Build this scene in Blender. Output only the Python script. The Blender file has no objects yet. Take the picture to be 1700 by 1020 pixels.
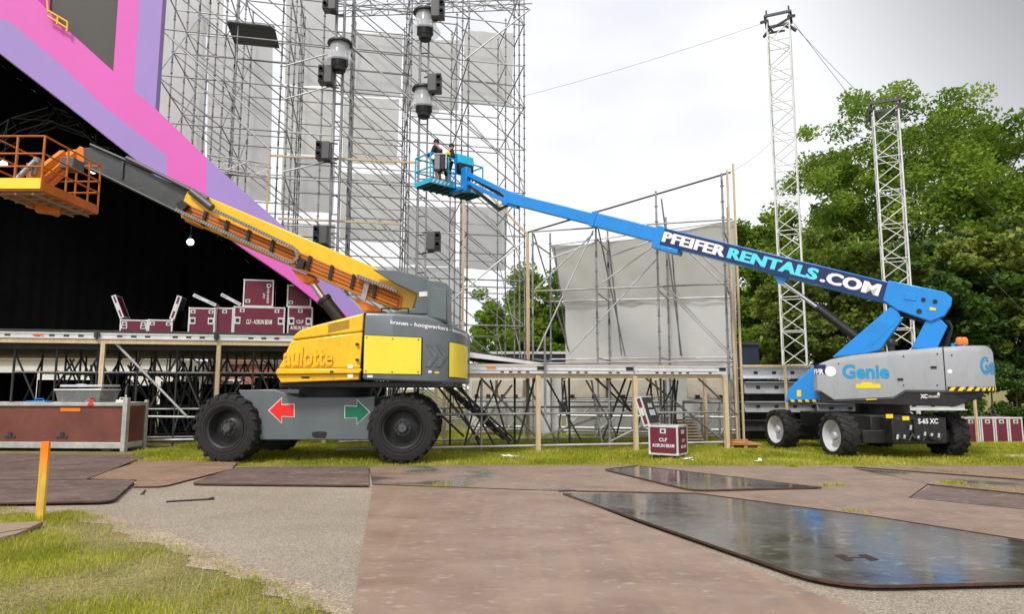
import bpy, math, random
import numpy as np
from mathutils import Vector, Matrix
random.seed(7); rng = np.random.default_rng(7)
scene = bpy.context.scene
C = scene.collection

# ------------------------------------------------------------------ camera, sky, sun, exposure
CAM_H = 1.65; FPX = 1133.0; PITCH = math.atan(135.0 / FPX)
cam_data = bpy.data.cameras.new('camera'); cam = bpy.data.objects.new('camera', cam_data); C.objects.link(cam)
cam.location = (0, 0, CAM_H); cam.rotation_euler = (math.pi / 2 + PITCH, 0, 0)
cam_data.sensor_fit = 'HORIZONTAL'; cam_data.sensor_width = 36; cam_data.lens = 36 * FPX / 1700
cam_data.clip_start = 0.05; cam_data.clip_end = 2000
scene.camera = cam
SUN_EL, SUN_AZ = math.radians(52), math.radians(205)      # azimuth clockwise from +Y (the view direction): behind the camera, to its left
world = bpy.data.worlds.new('World'); scene.world = world; world.use_nodes = True
nt = world.node_tree; nt.nodes.clear()
def wn(t, **k):
    n = nt.nodes.new(t)
    for a, b in k.items(): setattr(n, a, b)
    return n
out = wn('ShaderNodeOutputWorld'); bg = wn('ShaderNodeBackground'); bg.inputs['Strength'].default_value = 0.1
sky = wn('ShaderNodeTexSky', sky_type='NISHITA', sun_disc=False, sun_elevation=SUN_EL, sun_rotation=SUN_AZ)
sky.air_density = 1.2; sky.dust_density = 3.0
tc = wn('ShaderNodeTexCoord'); mp = wn('ShaderNodeMapping'); mp.inputs['Scale'].default_value = (1.0, 1.0, 2.2)
nz = wn('ShaderNodeTexNoise'); nz.inputs['Scale'].default_value = 1.7; nz.inputs['Detail'].default_value = 5; nz.inputs['Roughness'].default_value = 0.5
nt.links.new(tc.outputs['Generated'], mp.inputs['Vector']); nt.links.new(mp.outputs[0], nz.inputs['Vector'])
cr = wn('ShaderNodeValToRGB'); e = cr.color_ramp.elements
e[0].position = 0.34; e[0].color = (0.70, 0.725, 0.79, 1); e[1].position = 0.60; e[1].color = (0.985, 0.985, 1.0, 1)
nt.links.new(nz.outputs['Fac'], cr.inputs[0])
# a bank of thicker grey cloud that fills the right hand, upper side of the sky
dt = wn('ShaderNodeVectorMath', operation='DOT_PRODUCT'); dt.inputs[1].default_value = Vector((0.80, 0.42, 0.62)).normalized()
nt.links.new(tc.outputs['Generated'], dt.inputs[0])
mr = wn('ShaderNodeMapRange', interpolation_type='SMOOTHSTEP'); mr.inputs[1].default_value = 0.80; mr.inputs[2].default_value = 0.965
mr.inputs[3].default_value = 1.0; mr.inputs[4].default_value = 0.33
nt.links.new(dt.outputs['Value'], mr.inputs[0])
mul = wn('ShaderNodeMix', data_type='RGBA', blend_type='MULTIPLY'); mul.inputs['Factor'].default_value = 1
nt.links.new(cr.outputs[0], mul.inputs[6]); nt.links.new(mr.outputs[0], mul.inputs[7])
scl = wn('ShaderNodeVectorMath', operation='SCALE'); scl.inputs['Scale'].default_value = 5.75
nt.links.new(mul.outputs[2], scl.inputs[0])
mx = wn('ShaderNodeMix', data_type='RGBA'); mx.inputs['Factor'].default_value = 0.93
nt.links.new(sky.outputs[0], mx.inputs[6]); nt.links.new(scl.outputs[0], mx.inputs[7])
nt.links.new(mx.outputs[2], bg.inputs['Color']); nt.links.new(bg.outputs[0], out.inputs['Surface'])
sun_data = bpy.data.lights.new('sun', 'SUN'); sun_data.energy = 1.5; sun_data.angle = math.radians(12); sun_data.color = (1, 0.955, 0.88)
sun = bpy.data.objects.new('sun', sun_data); C.objects.link(sun)
sd = Vector((math.sin(SUN_AZ) * math.cos(SUN_EL), math.cos(SUN_AZ) * math.cos(SUN_EL), math.sin(SUN_EL)))
sun.rotation_euler = sd.to_track_quat('Z', 'Y').to_euler(); sun.location = sd * 60
vs = scene.view_settings; vs.view_transform = 'Standard'; vs.look = 'None'; vs.gamma = 1; vs.exposure = 0.95; vs.use_curve_mapping = False

# ------------------------------------------------------------------ from a photo point to a place
CP, SP = math.cos(PITCH), math.sin(PITCH)
EYE = Vector((0, 0, CAM_H))
def ray(px, py):
    u = (px - 850) / FPX; v = (510 - py) / FPX
    return Vector((u, CP - v * SP, SP + v * CP))
def at(px, py, Y):
    d = ray(px, py); return EYE + d * (Y / d.y)
def gnd(px, py, h=0.0):
    d = ray(px, py); return EYE + d * ((h - CAM_H) / d.z)
def onp(px, py, P0, N):
    d = ray(px, py); return EYE + d * ((Vector(P0) - EYE).dot(N) / d.dot(N))
PHI = math.atan(0.22)
SA = Vector((math.cos(PHI), math.sin(PHI), 0)); SB = Vector((-math.sin(PHI), math.cos(PHI), 0)); UP = Vector((0, 0, 1))
def S(s, t, h=0.0): return SA * s + SB * t + UP * h          # the stage's own axes: along, back, up
def ons(px, py, t): return onp(px, py, SB * t, SB)
def spx(px, t): p = ons(px, 645, t); return p.dot(SA)

# ------------------------------------------------------------------ materials
MATS = {}
def mat(name, col, rough=0.5, metal=0.0, var=0.12, vs=2.0, bump=0.0, bs=40.0, rvar=0.1, dirt=None, dirt_amt=0.5, coat=0.0, emit=0.0, stretch=None, spec=None):
    if name in MATS: return MATS[name]
    m = bpy.data.materials.new(name); m.use_nodes = True; t = m.node_tree; b = t.nodes['Principled BSDF']
    N = lambda ty: t.nodes.new(ty)
    g = N('ShaderNodeNewGeometry'); vec = g.outputs['Position']
    if stretch:
        mm = N('ShaderNodeMapping'); mm.inputs['Scale'].default_value = stretch; t.links.new(vec, mm.inputs['Vector']); vec = mm.outputs[0]
    n = N('ShaderNodeTexNoise'); n.inputs['Scale'].default_value = vs; n.inputs['Detail'].default_value = 6; n.inputs['Roughness'].default_value = 0.6
    t.links.new(vec, n.inputs['Vector'])
    r = N('ShaderNodeValToRGB'); el = r.color_ramp.elements
    el[0].position = 0.3; el[1].position = 0.7
    el[0].color = tuple(c * (1 - var) for c in col) + (1,); el[1].color = tuple(min(1, c * (1 + var)) for c in col) + (1,)
    t.links.new(n.outputs['Fac'], r.inputs[0]); cout = r.outputs[0]
    if dirt:
        n2 = N('ShaderNodeTexNoise'); n2.inputs['Scale'].default_value = vs * 2.7; n2.inputs['Detail'].default_value = 8; n2.inputs['Roughness'].default_value = 0.7
        t.links.new(vec, n2.inputs['Vector'])
        mr = N('ShaderNodeMapRange'); mr.inputs[1].default_value = 0.5; mr.inputs[2].default_value = 0.75; mr.inputs[4].default_value = dirt_amt
        t.links.new(n2.outputs['Fac'], mr.inputs[0])
        mx = N('ShaderNodeMix'); mx.data_type = 'RGBA'; mx.inputs[7].default_value = tuple(dirt) + (1,)
        t.links.new(mr.outputs[0], mx.inputs[0]); t.links.new(cout, mx.inputs[6]); cout = mx.outputs[2]
    t.links.new(cout, b.inputs['Base Color'])
    mr = N('ShaderNodeMapRange'); mr.inputs[3].default_value = max(0.02, rough - rvar); mr.inputs[4].default_value = min(1, rough + rvar)
    t.links.new(n.outputs['Fac'], mr.inputs[0]); t.links.new(mr.outputs[0], b.inputs['Roughness'])
    b.inputs['Metallic'].default_value = metal
    if spec is not None: b.inputs['Specular IOR Level'].default_value = spec
    if coat: b.inputs['Coat Weight'].default_value = coat; b.inputs['Coat Roughness'].default_value = 0.12
    if emit: b.inputs['Emission Color'].default_value = tuple(col) + (1,); b.inputs['Emission Strength'].default_value = emit
    if bump:
        nb = N('ShaderNodeTexNoise'); nb.inputs['Scale'].default_value = bs; nb.inputs['Detail'].default_value = 4
        t.links.new(vec, nb.inputs['Vector'])
        bp = N('ShaderNodeBump'); bp.inputs['Strength'].default_value = bump; bp.inputs['Distance'].default_value = 0.02
        t.links.new(nb.outputs['Fac'], bp.inputs['Height']); t.links.new(bp.outputs[0], b.inputs['Normal'])
    MATS[name] = m; return m
def clear_mat(name, col, rough, alpha_mix, frost=0.0):
    m = bpy.data.materials.new(name); m.use_nodes = True; t = m.node_tree; b = t.nodes['Principled BSDF']
    b.inputs['Base Color'].default_value = col + (1,); b.inputs['Roughness'].default_value = rough
    tr = t.nodes.new('ShaderNodeBsdfTransparent'); mx = t.nodes.new('ShaderNodeMixShader'); mx.inputs[0].default_value = alpha_mix
    t.links.new(tr.outputs[0], mx.inputs[1]); t.links.new(b.outputs[0], mx.inputs[2]); t.links.new(mx.outputs[0], t.nodes['Material Output'].inputs['Surface'])
    MATS[name] = m; return m
def leaf_mat(name, dark, mid, light, trans=0.35, rough=0.55, vs=0.35):
    m = bpy.data.materials.new(name); m.use_nodes = True; t = m.node_tree; b = t.nodes['Principled BSDF']
    g = t.nodes.new('ShaderNodeNewGeometry'); r = t.nodes.new('ShaderNodeValToRGB'); el = r.color_ramp.elements
    n = t.nodes.new('ShaderNodeTexNoise'); n.inputs['Scale'].default_value = vs; n.inputs['Detail'].default_value = 3; t.links.new(g.outputs['Position'], n.inputs['Vector'])
    ad = t.nodes.new('ShaderNodeMath'); ad.operation = 'MULTIPLY_ADD'; ad.inputs[1].default_value = 0.45
    n2 = t.nodes.new('ShaderNodeMapRange'); n2.inputs[1].default_value = 0.3; n2.inputs[2].default_value = 0.7; n2.inputs[4].default_value = 0.55
    t.links.new(n.outputs['Fac'], n2.inputs[0]); t.links.new(g.outputs['Random Per Island'], ad.inputs[0]); t.links.new(n2.outputs[0], ad.inputs[2])
    el[0].position = 0.0; el[0].color = dark + (1,); el[1].position = 1.0; el[1].color = light + (1,)
    x = el.new(0.5); x.color = mid + (1,)
    t.links.new(ad.outputs[0], r.inputs[0]); t.links.new(r.outputs[0], b.inputs['Base Color']); b.inputs['Roughness'].default_value = rough
    b.inputs['Specular IOR Level'].default_value = 0.25
    tl = t.nodes.new('ShaderNodeBsdfTranslucent'); t.links.new(r.outputs[0], tl.inputs['Color'])
    mx = t.nodes.new('ShaderNodeMixShader'); mx.inputs[0].default_value = trans
    t.links.new(b.outputs[0], mx.inputs[1]); t.links.new(tl.outputs[0], mx.inputs[2]); t.links.new(mx.outputs[0], t.nodes['Material Output'].inputs['Surface'])
    MATS[name] = m; return m
def tarp_mat(name, col, trans):
    m = mat(name, col, 0.6, 0, 0.07, 0.6, 0.7, 2.2, dirt=(col[0] * 0.78, col[1] * 0.79, col[2] * 0.76), dirt_amt=0.5)
    t = m.node_tree; b = t.nodes['Principled BSDF']
    tl = t.nodes.new('ShaderNodeBsdfTranslucent'); tl.inputs['Color'].default_value = col + (1,)
    mx = t.nodes.new('ShaderNodeMixShader'); mx.inputs[0].default_value = trans
    t.links.new(b.outputs[0], mx.inputs[1]); t.links.new(tl.outputs[0], mx.inputs[2]); t.links.new(mx.outputs[0], t.nodes['Material Output'].inputs['Surface'])
    return m
def plate_mat(name, cols, wet_lo, wet_hi, rough=0.42, seed=0.0):
    """rusty steel road plate; the noise between wet_lo and wet_hi turns it into a film of rain water"""
    m = bpy.data.materials.new(name); m.use_nodes = True; t = m.node_tree; b = t.nodes['Principled BSDF']; N = lambda ty: t.nodes.new(ty)
    g = N('ShaderNodeNewGeometry'); mp = N('ShaderNodeMapping'); mp.inputs['Location'].default_value = (seed, seed * 1.7, 0); t.links.new(g.outputs['Position'], mp.inputs['Vector'])
    st = N('ShaderNodeMapping'); st.inputs['Scale'].default_value = (0.8, 1.3, 1); st.inputs['Rotation'].default_value = (0, 0, 0.25); t.links.new(mp.outputs[0], st.inputs['Vector'])
    n1 = N('ShaderNodeTexNoise'); n1.inputs['Scale'].default_value = 1.3; n1.inputs['Detail'].default_value = 9; n1.inputs['Roughness'].default_value = 0.68; t.links.new(st.outputs[0], n1.inputs['Vector'])
    r = N('ShaderNodeValToRGB'); el = r.color_ramp.elements; el[0].position = 0.28; el[0].color = cols[0] + (1,); el[1].position = 0.75; el[1].color = cols[2] + (1,)
    x = el.new(0.5); x.color = cols[1] + (1,); t.links.new(n1.outputs['Fac'], r.inputs[0])
    n2 = N('ShaderNodeTexNoise'); n2.inputs['Scale'].default_value = 0.55; n2.inputs['Detail'].default_value = 5; t.links.new(mp.outputs[0], n2.inputs['Vector'])
    w = N('ShaderNodeMapRange'); w.inputs[1].default_value = wet_lo; w.inputs[2].default_value = wet_hi; t.links.new(n2.outputs['Fac'], w.inputs[0])
    # scuffs and pale scratches
    n3 = N('ShaderNodeTexNoise'); n3.inputs['Scale'].default_value = 9; n3.inputs['Detail'].default_value = 6; t.links.new(st.outputs[0], n3.inputs['Vector'])
    sc = N('ShaderNodeMapRange'); sc.inputs[1].default_value = 0.58; sc.inputs[2].default_value = 0.74; sc.inputs[4].default_value = 0.5; t.links.new(n3.outputs['Fac'], sc.inputs[0])
    m0 = N('ShaderNodeMix'); m0.data_type = 'RGBA'; m0.inputs[7].default_value = (0.46, 0.41, 0.37, 1); t.links.new(sc.outputs[0], m0.inputs[0]); t.links.new(r.outputs[0], m0.inputs[6])
    n4 = N('ShaderNodeTexNoise'); n4.inputs['Scale'].default_value = 2.3; n4.inputs['Detail'].default_value = 7; n4.inputs['Roughness'].default_value = 0.7; t.links.new(mp.outputs[0], n4.inputs['Vector'])
    s4 = N('ShaderNodeMapRange'); s4.inputs[1].default_value = 0.48; s4.inputs[2].default_value = 0.72; s4.inputs[4].default_value = 0.32; t.links.new(n4.outputs['Fac'], s4.inputs[0])
    m4 = N('ShaderNodeMix'); m4.data_type = 'RGBA'; m4.inputs[7].default_value = (cols[1][0] * .72, cols[1][1] * .92, cols[1][2] * 1.12, 1); t.links.new(s4.outputs[0], m4.inputs[0]); t.links.new(m0.outputs[2], m4.inputs[6])  # bluish grey sheen mixed into the colour in random patches
    vo = N('ShaderNodeTexVoronoi'); vo.inputs['Scale'].default_value = 3.1; t.links.new(st.outputs[0], vo.inputs['Vector'])
    s5 = N('ShaderNodeMapRange'); s5.inputs[1].default_value = 0.032; s5.inputs[2].default_value = 0.02; t.links.new(vo.outputs['Distance'], s5.inputs[0])
    m5 = N('ShaderNodeMix'); m5.data_type = 'RGBA'; m5.inputs[7].default_value = (.5, .42, .34, 1); t.links.new(s5.outputs[0], m5.inputs[0]); t.links.new(m4.outputs[2], m5.inputs[6]); m0 = m5
    sm = N('ShaderNodeMapping'); sm.inputs['Scale'].default_value = (2.6, .22, 1); sm.inputs['Rotation'].default_value = (0, 0, .12); t.links.new(mp.outputs[0], sm.inputs['Vector'])
    n6 = N('ShaderNodeTexNoise'); n6.inputs['Scale'].default_value = 1.1; n6.inputs['Detail'].default_value = 8; n6.inputs['Roughness'].default_value = 0.6; t.links.new(sm.outputs[0], n6.inputs['Vector'])
    s6 = N('ShaderNodeMapRange'); s6.inputs[1].default_value = 0.5; s6.inputs[2].default_value = 0.72; s6.inputs[4].default_value = 0.5; t.links.new(n6.outputs['Fac'], s6.inputs[0])
    m6 = N('ShaderNodeMix'); m6.data_type = 'RGBA'; m6.inputs[7].default_value = (cols[2][0] * 1.12, cols[2][1] * 1.0, cols[2][2] * .86, 1); t.links.new(s6.outputs[0], m6.inputs[0]); t.links.new(m0.outputs[2], m6.inputs[6]); m0 = m6
    mx = N('ShaderNodeMix'); mx.data_type = 'RGBA'; t.links.new(w.outputs[0], mx.inputs[0]); t.links.new(m0.outputs[2], mx.inputs[6])
    dk = N('ShaderNodeMix'); dk.data_type = 'RGBA'; dk.blend_type = 'MULTIPLY'; dk.inputs[0].default_value = 1; dk.inputs[7].default_value = (1.35, 1.75, 1.95, 1)
    t.links.new(m0.outputs[2], dk.inputs[6]); t.links.new(dk.outputs[2], mx.inputs[7]); t.links.new(mx.outputs[2], b.inputs['Base Color'])
    rr = N('ShaderNodeMapRange'); rr.inputs[3].default_value = rough - 0.1; rr.inputs[4].default_value = rough + 0.18; t.links.new(n1.outputs['Fac'], rr.inputs[0])
    wr = N('ShaderNodeMapRange'); wr.inputs[1].default_value = 0.35; wr.inputs[2].default_value = 0.7; wr.inputs[3].default_value = 0.05; wr.inputs[4].default_value = 0.24; t.links.new(n1.outputs['Fac'], wr.inputs[0])
    rm = N('ShaderNodeMix'); t.links.new(w.outputs[0], rm.inputs[0]); t.links.new(rr.outputs[0], rm.inputs[2]); t.links.new(wr.outputs[0], rm.inputs[3]); t.links.new(rm.outputs[0], b.inputs['Roughness'])
    wm = N('ShaderNodeMath'); wm.operation = 'MULTIPLY'; wm.inputs[1].default_value = 0.55; t.links.new(w.outputs[0], wm.inputs[0]); t.links.new(wm.outputs[0], b.inputs['Metallic'])
    bp = N('ShaderNodeBump'); bp.inputs['Strength'].default_value = 0.06; bp.inputs['Distance'].default_value = 0.02; t.links.new(n3.outputs['Fac'], bp.inputs['Height']); t.links.new(bp.outputs[0], b.inputs['Normal'])
    MATS[name] = m; return m
def ground_mat(name, stops, scale, fine, bump, rough=0.9, seed=0):
    m = bpy.data.materials.new(name); m.use_nodes = True; t = m.node_tree; b = t.nodes['Principled BSDF']; N = lambda ty: t.nodes.new(ty)
    g = N('ShaderNodeNewGeometry')
    n1 = N('ShaderNodeTexNoise'); n1.inputs['Scale'].default_value = scale; n1.inputs['Detail'].default_value = 8; n1.inputs['Roughness'].default_value = 0.65; t.links.new(g.outputs['Position'], n1.inputs['Vector'])
    v = N('ShaderNodeTexVoronoi'); v.inputs['Scale'].default_value = fine; t.links.new(g.outputs['Position'], v.inputs['Vector'])
    n2 = N('ShaderNodeTexNoise'); n2.inputs['Scale'].default_value = fine * 1.6; n2.inputs['Detail'].default_value = 3; t.links.new(g.outputs['Position'], n2.inputs['Vector'])
    r = N('ShaderNodeValToRGB'); el = r.color_ramp.elements; el[0].position = 0.3; el[0].color = stops[0] + (1,); el[1].position = 0.7; el[1].color = stops[1] + (1,); t.links.new(n1.outputs['Fac'], r.inputs[0])
    bw = N('ShaderNodeSeparateColor'); t.links.new(v.outputs['Color'], bw.inputs[0])
    sp = N('ShaderNodeMapRange'); sp.inputs[3].default_value = 0.55; sp.inputs[4].default_value = 1.45; t.links.new(bw.outputs[0], sp.inputs[0])
    mx = N('ShaderNodeMix'); mx.data_type = 'RGBA'; mx.blend_type = 'MULTIPLY'; mx.inputs[0].default_value = 1; t.links.new(r.outputs[0], mx.inputs[6]); t.links.new(sp.outputs[0], mx.inputs[7])
    t.links.new(mx.outputs[2], b.inputs['Base Color']); b.inputs['Roughness'].default_value = rough; b.inputs['Specular IOR Level'].default_value = 0.3
    bp = N('ShaderNodeBump'); bp.inputs['Strength'].default_value = bump; bp.inputs['Distance'].default_value = 0.01
    t.links.new(n2.outputs['Fac'], bp.inputs['Height']); t.links.new(bp.outputs[0], b.inputs['Normal'])
    MATS[name] = m; return m

steel = mat('galvanised_steel', (0.30, 0.30, 0.305), 0.42, 0.4, 0.4, 1.5, rvar=0.15, dirt=(0.16, 0.15, 0.14), dirt_amt=0.7)
steel_lt = mat('bright_steel', (0.56, 0.56, 0.56), 0.42, 0.35, 0.2, 2, dirt=(0.3, 0.28, 0.26), dirt_amt=0.4)
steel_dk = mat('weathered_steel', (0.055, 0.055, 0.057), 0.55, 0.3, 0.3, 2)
alu = mat('aluminium', (0.74, 0.74, 0.75), 0.38, 0.4, 0.1, 3, dirt=(0.4, 0.39, 0.37), dirt_amt=0.4)
white_alu = mat('white_truss_metal', (0.72, 0.72, 0.70), 0.4, 0.1, 0.1, 1.5, dirt=(0.45, 0.44, 0.41), dirt_amt=0.5)
black = mat('black_cloth', (0.004, 0.004, 0.0045), 0.95, 0, 0.3, 1.0, 0.2, 8, spec=0.02)
blackp = mat('black_paint', (0.011, 0.011, 0.012), 0.5, 0, 0.2, 3, dirt=(0.05, 0.047, 0.042), dirt_amt=0.6)
rubber = mat('tyre_rubber', (0.011, 0.0107, 0.0107), 0.75, 0, 0.2, 4, 0.3, 60, dirt=(0.034, 0.029, 0.024), dirt_amt=0.5)
timber = mat('pale_timber', (0.62, 0.49, 0.31), 0.7, 0, 0.18, 4, 0.15, 30, dirt=(0.38, 0.27, 0.15), dirt_amt=0.5, stretch=(6, 6, 0.8))
timber_old = mat('old_timber', (0.30, 0.22, 0.15), 0.8, 0, 0.25, 5, 0.3, 30, dirt=(0.13, 0.09, 0.06), dirt_amt=0.6, stretch=(1, 6, 6))
deckm = mat('stage_plywood', (0.035, 0.033, 0.033), 0.7, 0, 0.3, 2, dirt=(0.10, 0.095, 0.09), dirt_amt=0.5)
yel = mat('lift_yellow_paint', (0.92, 0.53, 0.004), 0.34, 0, 0.06, 1.2, coat=0.35, dirt=(0.55, 0.27, 0.012), dirt_amt=0.55, stretch=(2.5, 2.5, .7))
yel2 = mat('lift_yellow_panel', (0.90, 0.70, 0.045), 0.42, 0, 0.06, 1.2, coat=0.2, dirt=(0.72, 0.50, 0.05), dirt_amt=0.3)
org = mat('lift_orange_paint', (0.72, 0.20, 0.008), 0.45, 0, 0.12, 2, dirt=(0.35, 0.11, 0.01), dirt_amt=0.5)
gry = mat('lift_grey_paint', (0.115, 0.138, 0.152), 0.4, 0, 0.06, 1.5, coat=0.25, dirt=(0.145, 0.15, 0.145), dirt_amt=0.55, stretch=(2.5, 2.5, .7))
gry_dk = mat('lift_dark_grey_paint', (0.095, 0.10, 0.105), 0.45, 0, 0.1, 2, dirt=(0.06, 0.06, 0.06), dirt_amt=0.4)
boomblk = mat('boom_charcoal_steel', (0.075, 0.078, 0.082), 0.42, 0.2, 0.15, 2, dirt=(0.16, 0.155, 0.15), dirt_amt=0.35)
chrome = mat('chrome_rod', (0.72, 0.72, 0.74), 0.12, 1.0, 0.05, 3, rvar=0.05)
blue = mat('lift_blue_paint', (0.004, 0.25, 0.72), 0.36, 0, 0.07, 1.2, coat=0.3, dirt=(0.02, 0.17, 0.45), dirt_amt=0.55)
ggry = mat('hood_grey_gelcoat', (0.33, 0.345, 0.37), 0.32, 0, 0.05, 1.2, coat=0.3, dirt=(0.24, 0.235, 0.23), dirt_amt=0.55, stretch=(2.2, 2.2, .6))
navy = mat('navy_decal', (0.012, 0.022, 0.11), 0.4, 0, 0.1, 2)
white = mat('white_paint', (0.82, 0.82, 0.82), 0.45, 0, 0.04, 3)
cyan = mat('cyan_decal', (0.10, 0.72, 0.86), 0.45, 0, 0.04, 3)
gblue = mat('logo_blue', (0.02, 0.30, 0.58), 0.4, 0, 0.05, 3)
red = mat('red_decal', (0.80, 0.02, 0.02), 0.45, 0, 0.05, 3)
green = mat('green_decal', (0.0, 0.15, 0.075), 0.45, 0, 0.05, 3)
ylab = mat('yellow_label', (0.85, 0.65, 0.02), 0.45, 0, 0.05, 3)
amber = mat('amber_lens', (0.85, 0.20, 0.02), 0.25, 0, 0.05, 3)
rimg = mat('grey_rim_paint', (0.52, 0.53, 0.55), 0.45, 0, 0.08, 3, dirt=(0.3, 0.28, 0.26), dirt_amt=0.5)
rimb = mat('black_rim_paint', (0.02, 0.021, 0.022), 0.45, 0, 0.15, 3, dirt=(0.06, 0.056, 0.052), dirt_amt=0.5)
maroon = mat('maroon_laminate', (0.15, 0.014, 0.037), 0.42, 0, 0.1, 3, 0.05, 80)
pink = mat('pink_facade_print', (0.72, 0.13, 0.51), 0.65, 0, 0.04, 0.5, .35, 1.1)
lav = mat('lavender_facade_print', (0.36, 0.245, 0.60), 0.65, 0, 0.05, 0.5, .35, 1.1)
mag = mat('magenta_facade_print', (0.50, 0.02, 0.36), 0.65, 0, 0.05, 0.5)
led = mat('grey_screen_mesh', (0.085, 0.082, 0.078), 0.7, 0, 0.08, 0.4)
brownp = mat('brown_phenolic_board', (0.17, 0.052, 0.036), 0.5, 0, 0.2, 1.6, 0.08, 40, dirt=(0.09, 0.035, 0.026), dirt_amt=0.6)
concrete = mat('concrete', (0.50, 0.45, 0.37), 0.85, 0, 0.12, 2.0, 0.3, 40, dirt=(0.30, 0.26, 0.21), dirt_amt=0.6)
tarp_w = tarp_mat('white_tarpaulin', (0.88, 0.88, 0.88), 0.6)
tarp_g = tarp_mat('grey_tarpaulin', (0.76, 0.76, 0.78), 0.58)
tarp_d = tarp_mat('dull_grey_tarpaulin', (0.66, 0.645, 0.61), 0.6)
skinm = mat('skin', (0.45, 0.24, 0.16), 0.6, 0, 0.05, 10)
cloth_bk = mat('black_work_clothes', (0.015, 0.015, 0.018), 0.85, 0, 0.2, 6)
cloth_y = mat('yellow_vest', (0.82, 0.66, 0.03), 0.7, 0, 0.1, 6)
clear_pl = clear_mat('clear_plastic', (0.80, 0.83, 0.86), 0.18, 0.42)
glassy = clear_mat('tub_plastic', (0.75, 0.78, 0.80), 0.2, 0.25)
glow = mat('lit_globe', (1.0, 0.97, 0.93), 0.4, 0, 0.01, 3, emit=1.4)

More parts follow.
